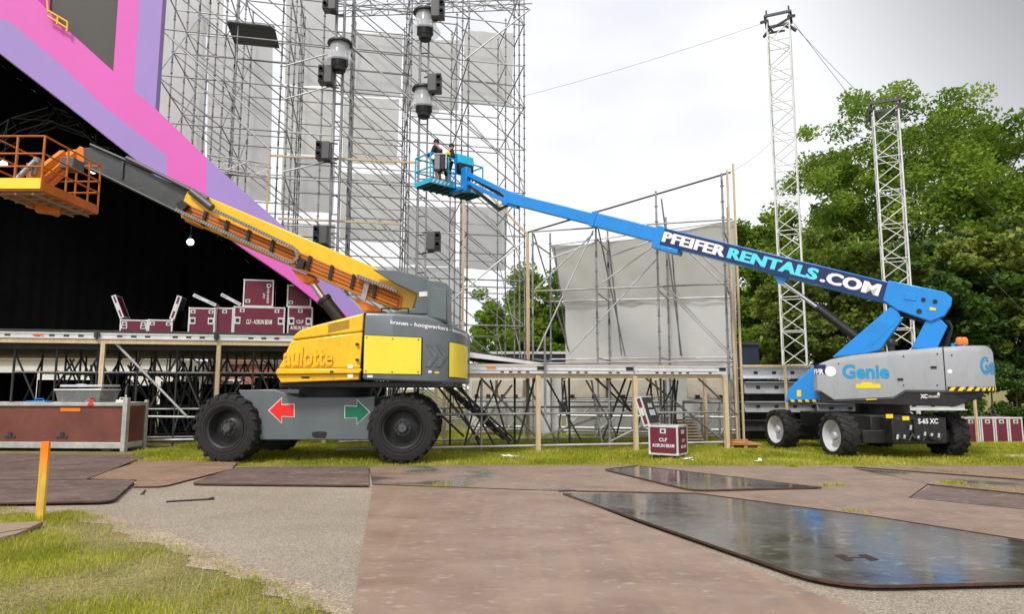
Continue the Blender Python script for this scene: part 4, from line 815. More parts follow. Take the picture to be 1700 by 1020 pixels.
# ------------------------------------------------------------------ trees
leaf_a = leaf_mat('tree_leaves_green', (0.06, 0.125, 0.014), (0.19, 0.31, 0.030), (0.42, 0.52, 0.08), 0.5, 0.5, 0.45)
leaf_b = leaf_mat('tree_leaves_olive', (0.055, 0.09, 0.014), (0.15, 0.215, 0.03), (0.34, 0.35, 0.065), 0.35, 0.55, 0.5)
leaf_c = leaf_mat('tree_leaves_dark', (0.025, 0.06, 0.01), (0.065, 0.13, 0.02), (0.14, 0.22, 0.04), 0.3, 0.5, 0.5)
bark = mat('bark', (0.055, 0.045, 0.036), 0.9, 0, 0.3, 3, 0.6, 12)
def leaf_cloud(name, centers, per, rad, size, m, parent):
    cs = np.array([tuple(c) for c in centers]); rr = np.array(rad); n = len(cs) * per; idx = np.repeat(np.arange(len(cs)), per)
    d = rng.normal(size=(n, 3)); d /= np.linalg.norm(d, axis=1)[:, None]; q = rng.random(n) ** .45
    p = cs[idx] + d * (q * rr[idx])[:, None] * np.array([1.15, 1.15, .75])
    a = rng.normal(size=(n, 3)); a[:, 2] *= .6; a /= np.linalg.norm(a, axis=1)[:, None]; b = np.cross(a, rng.normal(size=(n, 3))); b /= np.linalg.norm(b, axis=1)[:, None]
    s = size * rng.uniform(.6, 1.35, n)[:, None]
    V = np.empty((n, 4, 3)); V[:, 0] = p - a * s; V[:, 1] = p + b * s * .55; V[:, 2] = p + a * s; V[:, 3] = p - b * s * .55
    inv = WM[parent.name].inverted(); o_ = np.array(inv.translation); V += o_
    me = bpy.data.meshes.new(name); me.vertices.add(n * 4); me.vertices.foreach_set('co', V.reshape(-1)); me.loops.add(n * 4); me.loops.foreach_set('vertex_index', np.arange(n * 4)); me.polygons.add(n); me.polygons.foreach_set('loop_start', np.arange(n) * 4)
    me.update(calc_edges=True); me.validate(); me.materials.append(m); o = bpy.data.objects.new(name, me); C.objects.link(o); o.parent = parent; return o
def tree(label, loc, H, Rc, base_h, nclump, per, size, m, seed, group, rz=1.0, branches=9, tr=.35, rf=.17):
    R_ = random.Random(seed); loc = Vector(loc); t = thing('tree', label, 'tree', loc, group=group)
    cz = base_h + (H - base_h) * .52; rzz = (H - base_h) * .5; tips = []; b = MB()
    pts = [loc, loc + Vector((R_.uniform(-.2, .2), R_.uniform(-.2, .2), base_h * .6)), loc + Vector((R_.uniform(-.5, .5), R_.uniform(-.5, .5), base_h + rzz * .6))]
    top = pts[-1] + Vector((R_.uniform(-.6, .6), 0, rzz * .8)); pts.append(top); rs = [tr, tr * .8, tr * .5, tr * .12]
    for i in range(3): b.tube(pts[i], pts[i + 1], rs[i], 9, rs[i + 1], caps=False)
    b.build('trunk', bark, t, smooth=True)
    b = MB()
    for i in range(branches):
        a = 2 * math.pi * (i + R_.random() * .6) / branches; f = R_.uniform(.15, 1); st = pts[1].lerp(pts[2], f); e_ = R_.uniform(.55, .9)
        en = loc + Vector((math.cos(a) * Rc * e_, math.sin(a) * Rc * e_, cz + rzz * R_.uniform(-.35, .75))); mid = st.lerp(en, .5) + Vector((0, 0, R_.uniform(-.2, .7)))
        b.tube(st, mid, tr * .34, 7, tr * .2, caps=False); b.tube(mid, en, tr * .2, 6, tr * .05, caps=False)
        for k in range(4):
            s2 = mid.lerp(en, R_.random()); e2 = s2 + Vector((R_.uniform(-1, 1), R_.uniform(-1, 1), R_.uniform(-.2, 1))) * Rc * .3; b.tube(s2, e2, tr * .09, 5, tr * .02, caps=False); tips.append(e2)
        tips.append(en)
    b.build('branches', bark, t, smooth=True)
    cen = []; rad = []
    for k in range(nclump):
        while True:
            d = Vector((R_.gauss(0, 1), R_.gauss(0, 1), R_.gauss(0, 1))).normalized(); q = R_.uniform(.35, 1) ** .6
            wob = 1 + .16 * math.sin(d.x * 5 + seed) + .14 * math.sin(d.z * 6 + seed * 2) + .10 * math.sin(d.y * 7 + seed)
            p = loc + Vector((d.x * Rc * q * wob, d.y * Rc * q * wob, cz + d.z * rzz * q * wob * rz))
            if p.z > base_h * .55: break
        cen.append(p); rad.append(R_.uniform(.45, 1.15) * Rc * rf)
    for tp in tips: cen.append(tp); rad.append(Rc * .13)
    leaf_cloud('crown', cen, per, rad, size, m, t); return t
tree('big broad green tree behind the shorter truss mast', Vector((at(1555, 645, 38).x, 38, 0)), 17.4, 7.0, 3.2, 340, 300, .11, leaf_a, 11, 'trees on the right', branches=12, tr=.42)
tree('green tree cut by the right frame edge', Vector((at(1760, 645, 36).x, 36, 0)), 16.0, 5.2, 3.0, 170, 240, .15, leaf_a, 23, 'trees on the right', tr=.34)
tree('small rounded green tree just right of the low screen', Vector((at(1272, 645, 44).x, 44, 0)), 13.6, 3.1, 1.6, 150, 200, .15, leaf_a, 31, 'trees on the right', tr=.22, rf=.30)
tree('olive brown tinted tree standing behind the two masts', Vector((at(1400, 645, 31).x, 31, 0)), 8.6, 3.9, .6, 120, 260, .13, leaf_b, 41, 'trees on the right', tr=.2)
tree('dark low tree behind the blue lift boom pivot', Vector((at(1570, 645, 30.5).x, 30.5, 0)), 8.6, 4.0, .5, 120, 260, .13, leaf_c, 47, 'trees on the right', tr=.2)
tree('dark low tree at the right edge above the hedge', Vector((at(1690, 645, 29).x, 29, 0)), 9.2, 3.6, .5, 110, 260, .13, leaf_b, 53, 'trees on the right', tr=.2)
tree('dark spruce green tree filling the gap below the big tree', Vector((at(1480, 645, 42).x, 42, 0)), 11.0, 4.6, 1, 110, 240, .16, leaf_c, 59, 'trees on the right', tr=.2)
tree('distant green tree seen through the scaffold left of the low screen', Vector((at(900, 645, 52).x, 52, 0)), 10.4, 3.0, 1.0, 110, 200, .15, leaf_a, 61, 'trees seen through the scaffold', tr=.2, rf=.30)
tree('distant smaller green tree behind the tower foot', Vector((at(838, 645, 55).x, 55, 0)), 9.8, 2.6, 1.0, 90, 200, .15, leaf_a, 67, 'trees seen through the scaffold', tr=.2, rf=.30)
tree('distant green tree behind the right tarps', Vector((at(1255, 645, 60).x, 60, 0)), 11.0, 3.4, 1.0, 90, 200, .16, leaf_a, 71, 'trees seen through the scaffold', tr=.2, rf=.30)
# hedge
t = thing('hedge', 'clipped dark green hedge at the far right behind the blue lift', 'hedge', Vector((16, 24.5, 0))); cen = []; rad = []
for i in range(120):
    cen.append(Vector((at(1480, 645, 25).x + random.uniform(0, 7.5), 24.6 + random.uniform(0, 1), random.uniform(.15, 2.35)))); rad.append(.34)
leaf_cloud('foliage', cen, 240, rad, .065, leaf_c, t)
b = MB()
for i in range(9): x = at(1480, 645, 25).x + i * .9; b.tube((x, 25, 0), (x + .1, 25.1, 1.9), .05, 6, .02)
b.build('stems', bark, t)
# far buildings glimpsed below and behind the stage
def building(label, x0, x1, Y, H, m, win):
    t = thing('building', label, 'building', ((x0 + x1) / 2, Y, 0)); b = MB(); b.box(x0, x1, Y, Y + 9, 0, H); b.build('wall', m, t)
    b = MB(); b.prism([(x0 - .3, Y - .4, H), (x1 + .3, Y - .4, H), (x1 + .3, Y + 4.5, H + 2.2), (x0 - .3, Y + 4.5, H + 2.2)], (0, 0, .2)); b.build('roof', mat('roof_tiles', (.16, .07, .05), .8), t)
    x = x0 + 1
    while x < x1 - 2:
        b = MB(); b.box(x, x + 1.4, Y - .05, Y - .003, 1, 2.4); w = b.build('window', white, t); b = MB(); b.box(x + .1, x + .65, Y - .07, Y - .052, 1.1, 2.3); b.box(x + .75, x + 1.3, Y - .07, Y - .052, 1.1, 2.3); b.build('pane', mat('window_glass', (.05, .06, .07), .1), w); x += win
brick = mat('far_brick', (.33, .13, .09), .8, 0, .2, 3); plaster = mat('far_plaster', (.66, .64, .6), .8, 0, .08, .5)
building('pale plaster building glimpsed beneath the stage deck', -46, -27, 56, 4.0, plaster, 3.2)
building('red brick building glimpsed beneath the stage between scaffold legs', -26, -14, 60, 3.8, brick, 3.6)
b = MB(); p = at(812, 645, 46).x; q = at(946, 645, 46).x; t = thing('container', 'dark blue container behind the scaffold below the distant trees', 'container', ((p + q) / 2, 46, 0)); b.box(p, q, 46, 48.5, 0, at(880, 588, 46).z + 0.05); navy_c = mat('container_navy', (.012, .02, .045), .5, 0, .15, 2); b.build('body', navy_c, t)
b = MB(); z = at(880, 587, 46).z
for i in range(18): x = p + (q - p) * (i + .3) / 18; b.box(x, x + (q - p) / 40, 45.94, 45.998, .2, z - .2)
b.build('corrugation', navy_c, t); b = MB(); b.box(p, q, 45.93, 45.995, z - .05, z + .12); b.build('top_rail', white, t)
t = thing('dark_cabin', 'dark navy cabin between the low screen and the trees', 'cabin', (at(1250, 645, 30).x, 30, 0)); b = MB(); x0, x1 = at(1236, 645, 30).x, at(1262, 645, 30).x; b.box(x0, x1, 30, 33, 0, at(1250, 573, 30).z); b.build('body', navy_c, t); b = MB(); b.box(x0 - .1, x1 + .1, 29.9, 33.1, at(1250, 573, 30).z, at(1250, 573, 30).z + .12); b.build('roof', steel_dk, t)
b = MB()
for i in range(5): b.box(x0 + .1, x1 - .1, 29.96, 29.998, .3 + i * .6, .32 + i * .6)
b.build('seams', steel_dk, t)

# ------------------------------------------------------------------ wheels
def wheel(root, c, ax, R_, W, rim_m, dish=.5, lugs=18, rim_r=.56):
    c = Vector(c); ax = Vector(ax).normalized(); h = W / 2; e1 = UP.cross(ax).normalized(); e2 = ax.cross(e1); rr = R_ * rim_r
    b = MB(); b.lathe([(.02, h * .35), (rr * .42, h * .35), (rr * .5, h * .25), (rr * .82, h * .1), (rr * .9, h * .45), (rr * .93, h * .8), (rr * 1.02, h * .93), (rr * 1.04, h * .8)], c, ax, 36)
    b.lathe([(.02, -h * .2), (rr * .9, -h * .2), (rr * .95, -h * .8), (rr * 1.04, -h * .8)], c, ax, 36); w = b.build('wheel', rim_m, root, smooth=35)
    b = MB(); Rt = R_ * .955
    b.lathe([(rr, -h * .8), (rr * 1.08, -h * .95), (R_ * .8, -h), (Rt * .95, -h * .93), (Rt, -h * .72), (Rt * 1.005, 0), (Rt, h * .72), (Rt * .95, h * .93), (R_ * .8, h), (rr * 1.08, h * .95), (rr, h * .8)], c, ax, 48)
    b.lathe([(R_ * .74, h * 1.0), (R_ * .755, h * 1.02), (R_ * .77, h * 1.0)], c, ax, 48); b.lathe([(rr * 1.14, h * .98), (rr * 1.17, h * 1.01), (rr * 1.2, h * .985)], c, ax, 48)
    for k in range(lugs):
        for s_ in (-1, 1):
            a0 = 2 * math.pi * (k + (.5 if s_ > 0 else 0)) / lugs; a1 = a0 + .62 * 2 * math.pi / lugs * 1.0; th = 2 * math.pi / lugs * .30
            P = lambda a, r, o: c + (e1 * math.cos(a) + e2 * math.sin(a)) * r + ax * o
            p = []
            for r in (Rt * .965, R_):
                p += [P(a0 - th * .7, r, 0.02 * s_ * h), P(a0 + th * .7, r, 0.02 * s_ * h), P(a1 + th * .2, r * (.985 if r == R_ else .96), s_ * h * .96), P(a1 - th, r * (.985 if r == R_ else .96), s_ * h * .96)]
            b.hexa(p)
            p = [P(a1 - th, R_ * .972, s_ * h * .9), P(a1 + th * .2, R_ * .972, s_ * h * .9), P(a1 + th * .1, R_ * .86, s_ * h * .98), P(a1 - th * .8, R_ * .86, s_ * h * .98)]; b.hexa([q - ax * .03 * s_ for q in p] + [q + ax * s_ * .02 for q in p])
    b.build('tyre', rubber, w, smooth=30)
    b = MB(); b.lathe([(.01, h * .72), (rr * .2, h * .72), (rr * .24, h * .62), (rr * .26, h * .36)], c, ax, 20)
    for k in range(9):
        a = 2 * math.pi * k / 9; p = c + (e1 * math.cos(a) + e2 * math.sin(a)) * rr * .36; b.tube(p + ax * h * .34, p + ax * h * .5, rr * .035, 6)
    b.build('hub', mat('hub_steel', (.10, .10, .105), .4, .4, .3, 8) if rim_m is rimb else rimg, w, smooth=40)
    return w

# ------------------------------------------------------------------ yellow telescopic lift
YL = thing('yellow_boom_lift', 'yellow and grey telescopic boom lift with big black tyres and raised boom', 'boom lift', Vector((-4.75, 16.3, 0)))
RW = .775
for x, y, a in ((-6.30, 15.52, 8), (-2.42, 15.42, -2)):
    d = Vector((math.sin(math.radians(a)) * -1, -math.cos(math.radians(a)), 0)); wheel(YL, (x, y, RW), d, RW, .56, rimb, lugs=20)
for x, y in ((-6.05, 17.55), (-2.55, 17.55)): wheel(YL, (x, y, RW), (0, 1, 0), RW, .56, rimb, lugs=20)
YN = Vector((0, 1, 0))
b = MB(); b.trace([(395, 648), (456, 647), (478, 655), (498, 660), (600, 660), (622, 658), (622, 731), (432, 731), (424, 700)], (0, 15.35, 0), YN, 0, 2.3); b.build('chassis', gry, YL, bevel=.02)
b = MB(); b.trace([(612, 662), (690, 662), (690, 725), (612, 725)], (0, 15.85, 0), YN, 0, 1.3); b.build('chassis_end', gry_dk, YL, bevel=.02)
b = MB(); b.trace([(380, 690), (420, 690), (420, 725), (380, 725)], (0, 15.8, 0), YN, 0, 1.4); b.build('axle', blackp, YL); b = MB(); b.trace([(640, 690), (680, 690), (680, 728), (640, 728)], (0, 15.8, 0), YN, 0, 1.4); b.build('axle', blackp, YL)
b = MB(); b.trace([(518, 719), (524, 717), (540, 717), (543, 720), (540, 728), (523, 728), (518, 725)], (0, 15.345, 0), YN, 0, .004); b.build('tow_slot', blackp, YL)
def arrow(x0, x1, y0, y1, flip, m, P0, N, off, grow=0):
    h = (y0 + y1) / 2; w = x1 - x0; g = grow
    pts = [(x0 - g * 1.6, h), (x0 + w * .5 + g * .6, y0 - g * 1.7), (x0 + w * .5 + g * .6, y0 + (y1 - y0) * .27 - g), (x1 + g, y0 + (y1 - y0) * .25 - g), (x1 + g, y1 - (y1 - y0) * .25 + g), (x0 + w * .5 + g * .6, y1 - (y1 - y0) * .27 + g), (x0 + w * .5 + g * .6, y1 + g * 1.7)]
    if flip: pts = [(x0 + x1 - x, y) for x, y in pts]
    b = MB(); b.trace(pts, P0, N, off - .004, off); return b
arrow(447, 488, 662, 702, False, white, (0, 15.35, 0), YN, -.002, 1.2).build('arrow_border', white, YL); arrow(447, 488, 662, 702, False, red, (0, 15.35, 0), YN, -.008).build('red_arrow', red, YL)
arrow(573, 613, 665, 704, True, white, (0, 15.35, 0), YN, -.002, 1.0).build('arrow_border', white, YL); arrow(573, 613, 665, 704, True, green, (0, 15.35, 0), YN, -.008).build('green_arrow', green, YL)
c = Vector((-4.2, 16.4, 0)); b = MB(); b.tube(c + UP * 1.45, c + UP * 1.78, .85, 32); b.build('slew_ring', blackp, YL, smooth=50)
b = MB(); b.box(-5.1, -1.25, 15.0, 17.3, 1.66, 1.80); b.build('turret_base', blackp, YL, bevel=.03)
# counterweight: outline in plan with a rounded tail
SEAM = -3.235
planf = [(SEAM, 14.86), (-2.6, 14.85)] + [(-1.95 + .9 * math.sin(math.radians(a)), 16.0 - 1.15 * math.cos(math.radians(a))) for a in range(0, 91, 9)]
plan = planf + [(-1.05, 17.0), (-1.25, 17.4), (-1.7, 17.6), (SEAM, 17.6)]
ztop = [3.29 - .0 * i for i in range(len(plan))]
for i, (x, y) in enumerate(plan): ztop[i] = 3.29 - max(0, (x + 2.1)) * .28
zbot = [1.83 - max(0, (x + 3.2)) * .04 for x, y in plan]
b = MB(); b.shell(plan, zbot, ztop, .06); b.build('counterweight', gry, YL, bevel=.035, seg=3)
lens_ = [0]
for a, c in zip(planf, planf[1:]): lens_.append(lens_[-1] + math.dist(a, c))
def wrap(poly, lens, u, z, off):
    k = 0
    while k < len(lens) - 2 and u > lens[k + 1]: k += 1
    a, c = Vector(poly[k]), Vector(poly[k + 1]); f = (u - lens[k]) / (lens[k + 1] - lens[k]); p = a.lerp(c, f); d = (c - a).normalized(); n = Vector((d.y, -d.x)); p = p + n * off
    return Vector((p.x, p.y, z))
yw = lambda u, z, off=.012: wrap(planf, lens_, u, z, off)
def wrap_patch(b, fn, u0, u1, z0a, z1a, z0b, z1b, off, th, n=8):
    for i in range(n):
        f, g = i / n, (i + 1) / n; ua, ub = u0 + (u1 - u0) * f, u0 + (u1 - u0) * g
        za0, za1 = z0a + (z0b - z0a) * f, z1a + (z1b - z1a) * f; zb0, zb1 = z0a + (z0b - z0a) * g, z1a + (z1b - z1a) * g
        b.hexa([fn(ua, za0, off), fn(ub, zb0, off), fn(ub, zb1, off), fn(ua, za1, off), fn(ua, za0, off + th), fn(ub, zb0, off + th), fn(ub, zb1, off + th), fn(ua, za1, off + th)])
b = MB(); wrap_patch(b, yw, .02, 1.26, 1.97, 2.80, 1.95, 2.74, -.02, .035); b.build('yellow_panel', yel2, YL)
b = MB(); wrap_patch(b, yw, .0, 1.29, 1.955, 2.815, 1.935, 2.755, -.02, .025); b.build('panel_gasket', blackp, YL)
uL = lens_[-1]
b = MB(); wrap_patch(b, yw, uL - .98, uL - .02, 1.90, 2.66, 1.86, 2.60, -.02, .035); b.build('yellow_panel', yel2, YL)
b = MB(); wrap_patch(b, yw, uL - 1.0, uL - .0, 1.885, 2.675, 1.845, 2.615, -.02, .025); b.build('panel_gasket', blackp, YL)
lettering('lettering', 'kranen - hoogwerkers - bouwmachines', lambda a, c: yw(.58 + a * (uL - .62), 3.02 + c * .115 - a * .24, .008), white, YL, .025, 1.02)
b = MB()
for k in range(2):
    u = 1.36 + k * .22; sh = [(0, 2.60), (.10, 2.60), (.26, 2.36), (.10, 2.12), (0, 2.12), (.16, 2.36)]
    pts = [yw(u + x, z, .002) for x, z in sh]; pt2 = [yw(u + x, z, .022) for x, z in sh]; n = 6
    b.add(pts + pt2, [(6, 7, 8, 11), (11, 8, 9, 10), (0, 1, 7, 6), (1, 2, 8, 7), (2, 3, 9, 8), (3, 4, 10, 9), (4, 5, 11, 10), (5, 0, 6, 11)])
b.build('chevron_emboss', gry, YL)
# yellow engine cover
b = MB(); b.trace([(603, 551), (600, 612), (461, 612), (469, 598), (478, 577), (483, 566)], (0, 14.86, 0), YN, 0, 2.7); b.build('engine_cover', yel, YL, bevel=.035, seg=3)
b = MB(); b.trace([(604, 520), (560, 531), (520, 541), (497, 549), (489, 556), (484, 565), (603, 551)], (0, 14.84, 0), YN, 0, 2.7); b.build('engine_hood', yel, YL, bevel=.04, seg=3)
b = MB(); b.trace([(600, 612.5), (597, 621), (457, 622), (459, 612.5)], (0, 14.81, 0), YN, 0, 2.8); b.build('cover_ledge', yel, YL, bevel=.025)
b = MB(); b.trace([(597, 621.5), (596, 631), (466, 636), (459, 622.5)], (0, 14.88, 0), YN, 0, 2.6); b.build('cover_skirt', yel, YL, bevel=.02)
b = MB(); b.trace([(499, 627), (502, 625.5), (513, 625.5), (515, 627), (513, 629), (502, 629)], (0, 14.876, 0), YN, 0, .003); b.build('hand_hole', blackp, YL)
b = MB(); b.trace([(604.2, 519), (606, 519), (598, 632), (596.3, 632)], (0, 14.835, 0), YN, 0, .5); b.build('cover_seam', blackp, YL)
b = MB(); n_ = text_mesh('aulotte', .03); q = quad_fn(onp(470, 608, (0, 14.858, 0), YN), onp(552, 608, (0, 14.858, 0), YN), onp(472, 576, (0, 14.858, 0), YN))
vs_, fs_ = n_; b.add([q(a, c) for a, c in vs_], fs_); b.add([q(a, c) - YN * .03 for a, c in vs_], fs_)
from collections import Counter
ec = Counter()
for f in fs_:
    for i in range(len(f)): ec[tuple(sorted((f[i], f[(i + 1) % len(f)])))] += 1
nn_ = len(vs_); b.f += [(i, j, j + nn_, i + nn_) for (i, j), k in ec.items() if k == 1]; b.m += [0] * (len(b.f) - len(b.m)); b.build('embossed_lettering', yel, YL)
for x, y in ((577, 606), (577, 622)):
    b = MB(); b.trace([(x, y), (x + 9, y), (x + 9, y + 6), (x, y + 6)], (0, 14.80, 0), YN, 0, .006); b.build('sticker', white, YL)
for px_, py_ in ((548, 616), (590, 570), (590, 596)):
    b = MB(); b.trace([(px_, py_), (px_ + 5, py_), (px_ + 5, py_ + 3.2), (px_, py_ + 3.2)], (0, 14.80, 0), YN, -.01, .06); b.build('cover_latch', blackp, YL, bevel=.004)
for k in range(5):
    b = MB(); y_ = 535 + k * 3.0; b.trace([(545, y_ + 4), (580, y_ - 3.2), (580, y_ - 2.0), (545, y_ + 5.2)], (0, 14.838, 0), YN, -.003, .003); b.build('vent_slot', blackp, YL)
for u_, z_ in ((.07, 2.75), (1.20, 2.70), (.07, 2.02), (1.20, 2.00), (.64, 2.72), (.64, 2.0)):
    b = MB(); p = yw(u_, z_, .016); q_ = yw(u_, z_, .026); b.tube(p, q_, .016, 8); b.build('panel_bolt', steel_dk, YL)
for u_, z_, w_, h_, m_ in ((1.42, 1.98, .07, .05, white), (1.56, 1.97, .10, .04, ylab), (.10, 1.88, .12, .05, white)):
    b = MB(); wrap_patch(b, yw, u_, u_ + w_, z_, z_ + h_, z_, z_ + h_, .002, .003, 1); b.build('sticker', m_, YL)
b = MB(); b.path([yw(.35, 3.28, -.1), yw(.35, 3.40, -.1), yw(.95, 3.40, -.1), yw(.95, 3.28, -.1)], .018); b.build('grab_handle', blackp, YL, smooth=50)
# boom fork and control box
for y0 in (15.25, 17.0):
    b = MB(); b.trace([(618, 447), (660, 449), (700, 459), (720, 466), (722, 522), (640, 520), (690, 512), (693, 488), (655, 470)], (0, y0, 0), YN, 0, .28); b.build('boom_fork', gry, YL, bevel=.015)
b = MB(); b.trace([(709, 462), (742, 470), (743, 536), (709, 530)], (0, 14.98, 0), YN, 0, 1.1); b.build('hydraulic_box', gry, YL, bevel=.03)
b = MB(); b.trace([(714, 477), (741, 481), (741, 532), (714, 527)], (0, 14.97, 0), YN, -.02, .005); b.build('box_door', mat('lift_panel_grey', (.12, .15, .16), .45), YL, bevel=.01)
b = MB(); b.trace([(696, 485), (710, 484), (710, 492), (696, 493)], (0, 15.24, 0), YN, -.004, 0); b.build('sticker', white, YL)
# boom: base section, inner section, cable tray, energy chain
P15 = (0, 15.65, 0)
b = MB(); b.trace([(312, 313), (640, 452), (668, 464), (690, 480), (693, 490), (684, 516), (664, 517), (540, 466), (300, 361), (304, 334)], P15, YN, 0, .75); b.build('boom_base_section', yel, YL, bevel=.02)
b = MB(); b.trace([(134, 243), (150, 243), (318, 318), (305, 354), (292, 350), (138, 277)], P15, YN, .08, .66); b.build('boom_inner_section', boomblk, YL, bevel=.015)
b = MB(); b.tube(onp(150, 240, (0, 15.68, 0), YN), onp(316, 313, (0, 15.68, 0), YN), .035); b.tube(onp(210, 262, (0, 15.66, 0), YN), onp(345, 330, (0, 15.6, 0), YN), .05); b.tube(onp(150, 280, (0, 15.7, 0), YN), onp(300, 354, (0, 15.7, 0), YN), .03); b.trace([(201, 266), (205, 268), (203, 296), (199, 294)], (0, 15.68, 0), YN, 0, .05); b.tube(onp(318, 318, (0, 15.6, 0), YN), onp(352, 345, (0, 15.5, 0), YN), .09); b.build('boom_hoses', boomblk, YL, smooth=50)
top0, top1 = Vector((306, 337)), Vector((668, 492)); bot0, bot1 = Vector((300, 358)), Vector((664, 514))
def tp(f, g): v = top0.lerp(top1, f).lerp(bot0.lerp(bot1, f), g); return (v.x, v.y)
b = MB(); b.trace([tp(0, 0), tp(1, 0), tp(1, 1), tp(0, 1)], (0, 15.6, 0), YN, 0, .05); b.build('cable_tray', org, YL)
for k in range(6):
    g = .12 + k * .145; pole(YL, 'hose', onp(*tp(.02, g), (0, 15.56, 0), YN), onp(*tp(.985, g), (0, 15.56, 0), YN), .024, org if k % 2 else mat('hose_brown', (.30, .09, .02), .5), 6)
for f in (.09, .19, .29, .40, .57, .67, .77, .87):
    b = MB(); b.trace([tp(f, -.08), tp(f + .012, -.08), tp(f + .012, 1.06), tp(f, 1.06)], (0, 15.48, 0), YN, 0, .12); b.build('hose_clamp', blackp, YL)
def chain(pts, name):
    b = MB()
    for (x0, y0), (x1, y1) in zip(pts, pts[1:]):
        p, q = onp(x0, y0, (0, 15.42, 0), YN), onp(x1, y1, (0, 15.42, 0), YN); n = max(1, round((q - p).length / .065))
        for i in range(n): b.beam(p.lerp(q, (i + .06) / n), p.lerp(q, (i + .86) / n), .10, .075)
    b.build(name, mat('energy_chain_grey', (.25, .24, .22), .6, 0, .2, 6, dirt=(.12, .11, .10), dirt_amt=.6), YL)
lp = [(486, 411), (493, 417), (495, 426), (490, 434), (482, 437)]
chain([(356, 349), (486, 411)] + lp[1:] + [(292, 348)], 'energy_chain'); chain([(592, 458), (660, 484)], 'energy_chain'); 
b = MB(); b.trace([(606, 464), (614, 467), (606, 500), (598, 497)], (0, 15.44, 0), YN, 0, .1); b.build('chain_bracket', steel, YL)
b = MB(); b.trace([(497, 428), (506, 432), (502, 446), (490, 444)], (0, 15.4, 0), YN, 0, .15); b.build('chain_guide', blackp, YL); b = MB(); b.trace([(292, 338), (302, 332), (312, 340), (300, 352)], (0, 15.4, 0), YN, 0, .2); b.build('chain_guide', blackp, YL)
b = MB(); b.trace([(481, 444), (520, 461), (510, 468), (500, 468), (490, 458)], P15, YN, .1, .6); b.build('boom_bracket', org, YL); b = MB(); b.trace([(300, 352), (322, 362), (318, 371), (304, 366)], P15, YN, .1, .6); b.build('boom_bracket', org, YL); b = MB(); b.trace([(586, 492), (640, 517), (600, 515)], P15, YN, .1, .6); b.build('boom_bracket', org, YL)
p0, p1, p2 = at(515, 464, 16.0), at(537, 496, 16.0), at(572, 540, 16.0); b = MB(); b.tube(p0, p1, .08, 14); b.build('lift_cylinder_rod', chrome, YL, smooth=50); b = MB(); b.tube(p1, p2, .15, 16); b.tube(p1, p1 + (p2 - p1) * .1, .175, 16); b.tube(p0 + YN * -.2, p0 + YN * .3, .1, 12); b.build('lift_cylinder', blackp, YL, smooth=50)
# jib and basket
b = MB(); b.trace([(118, 252), (130, 241), (136, 244), (138, 268), (126, 272)], P15, YN, .05, .7); b.build('boom_head', org, YL, bevel=.015)
j0, j1 = at(124, 252, 15.8), at(62, 302, 14.75)
b = MB(); b.beam(j0, j1, .22, .12); b.beam(at(122, 268, 15.8), at(64, 322, 14.8), .2, .12); b.beam(at(105, 254, 15.5), at(66, 284, 14.8), .12, .14); b.build('jib', org, YL, bevel=.01)
p = at(60, 290, 14.6); b = MB(); b.beam(at(58, 272, 14.6), at(58, 345, 14.6), .18, .26); b.beam(at(60, 345, 14.6), at(100, 350, 14.8), .3, .18); b.build('basket_mast', org, YL, bevel=.01)
b = MB(); b.tube(at(20, 305, 14.2), at(58, 268, 14.4), .06); b.tube(at(62, 262, 14.5), at(56, 290, 14.5), .07); b.build('jib_cylinder', steel, YL, smooth=50)
borg_shade = mat('basket_orange_shaded', (.52, .135, .006), .5, 0, .2, 3, dirt=(.22, .07, .01), dirt_amt=.6)  # darker copy of the lift orange, stage roof's shade put into the colour
BX0, BX1, BY0, BY1 = -10.65, -9.55, 13.45, 15.35; BZ = at(47, 312, 13.45).z; BT = at(47, 226, 13.45).z
b = MB(); b.box(BX0, BX1, BY0, BY1, BZ - .06, BZ); b.build('basket_floor', borg_shade, YL)
b = MB()
for i in range(6): y = BY0 + .12 + i * .32; b.box(BX0 + .03, BX1 - .03, y, y + .03, BZ - .10, BZ - .061)
for i in range(3): x = BX0 + .2 + i * .35; b.box(x, x + .04, BY0 + .03, BY1 - .03, BZ - .13, BZ - .101)
b.build('floor_grating', mat('grating_shade_steel', (.30, .25, .2), .6), YL)
b = MB(); b.box(BX0, BX1, BY0 - .025, BY0, BZ - .02, BZ + .2); b.build('toe_board', yel2, YL); 
b = MB(); b.box(BX1 + .002, BX1 + .02, BY0, BY1, BZ - .05, BZ + .14); b.build('toe_board', borg_shade, YL)
for x in (BX0, (BX0 + BX1) / 2, BX1):
    for y in (BY0, BY1): pole(YL, 'basket_post', (x, y, BZ), (x, y, BT), .022, borg_shade)
for y in (BY0 + .75, BY0 + 1.5): pole(YL, 'basket_post', (BX1, y, BZ), (BX1, y, BT), .022, borg_shade); pole(YL, 'basket_post', (BX0, y, BZ), (BX0, y, BT), .022, borg_shade)
for z in (BT, BZ + .72, BZ + .45):
    for a, c in (((BX0, BY0), (BX1, BY0)), ((BX1, BY0), (BX1, BY1)), ((BX1, BY1), (BX0, BY1)), ((BX0, BY1), (BX0, BY0))): pole(YL, 'basket_rail', (*a, z), (*c, z), .02, borg_shade)
b = MB(); b.box(BX1 - .35, BX1 - .05, BY0 + 1.0, BY0 + 1.4, BZ + .75, BZ + 1.0); b.build('control_console', gry_dk, YL, bevel=.02)

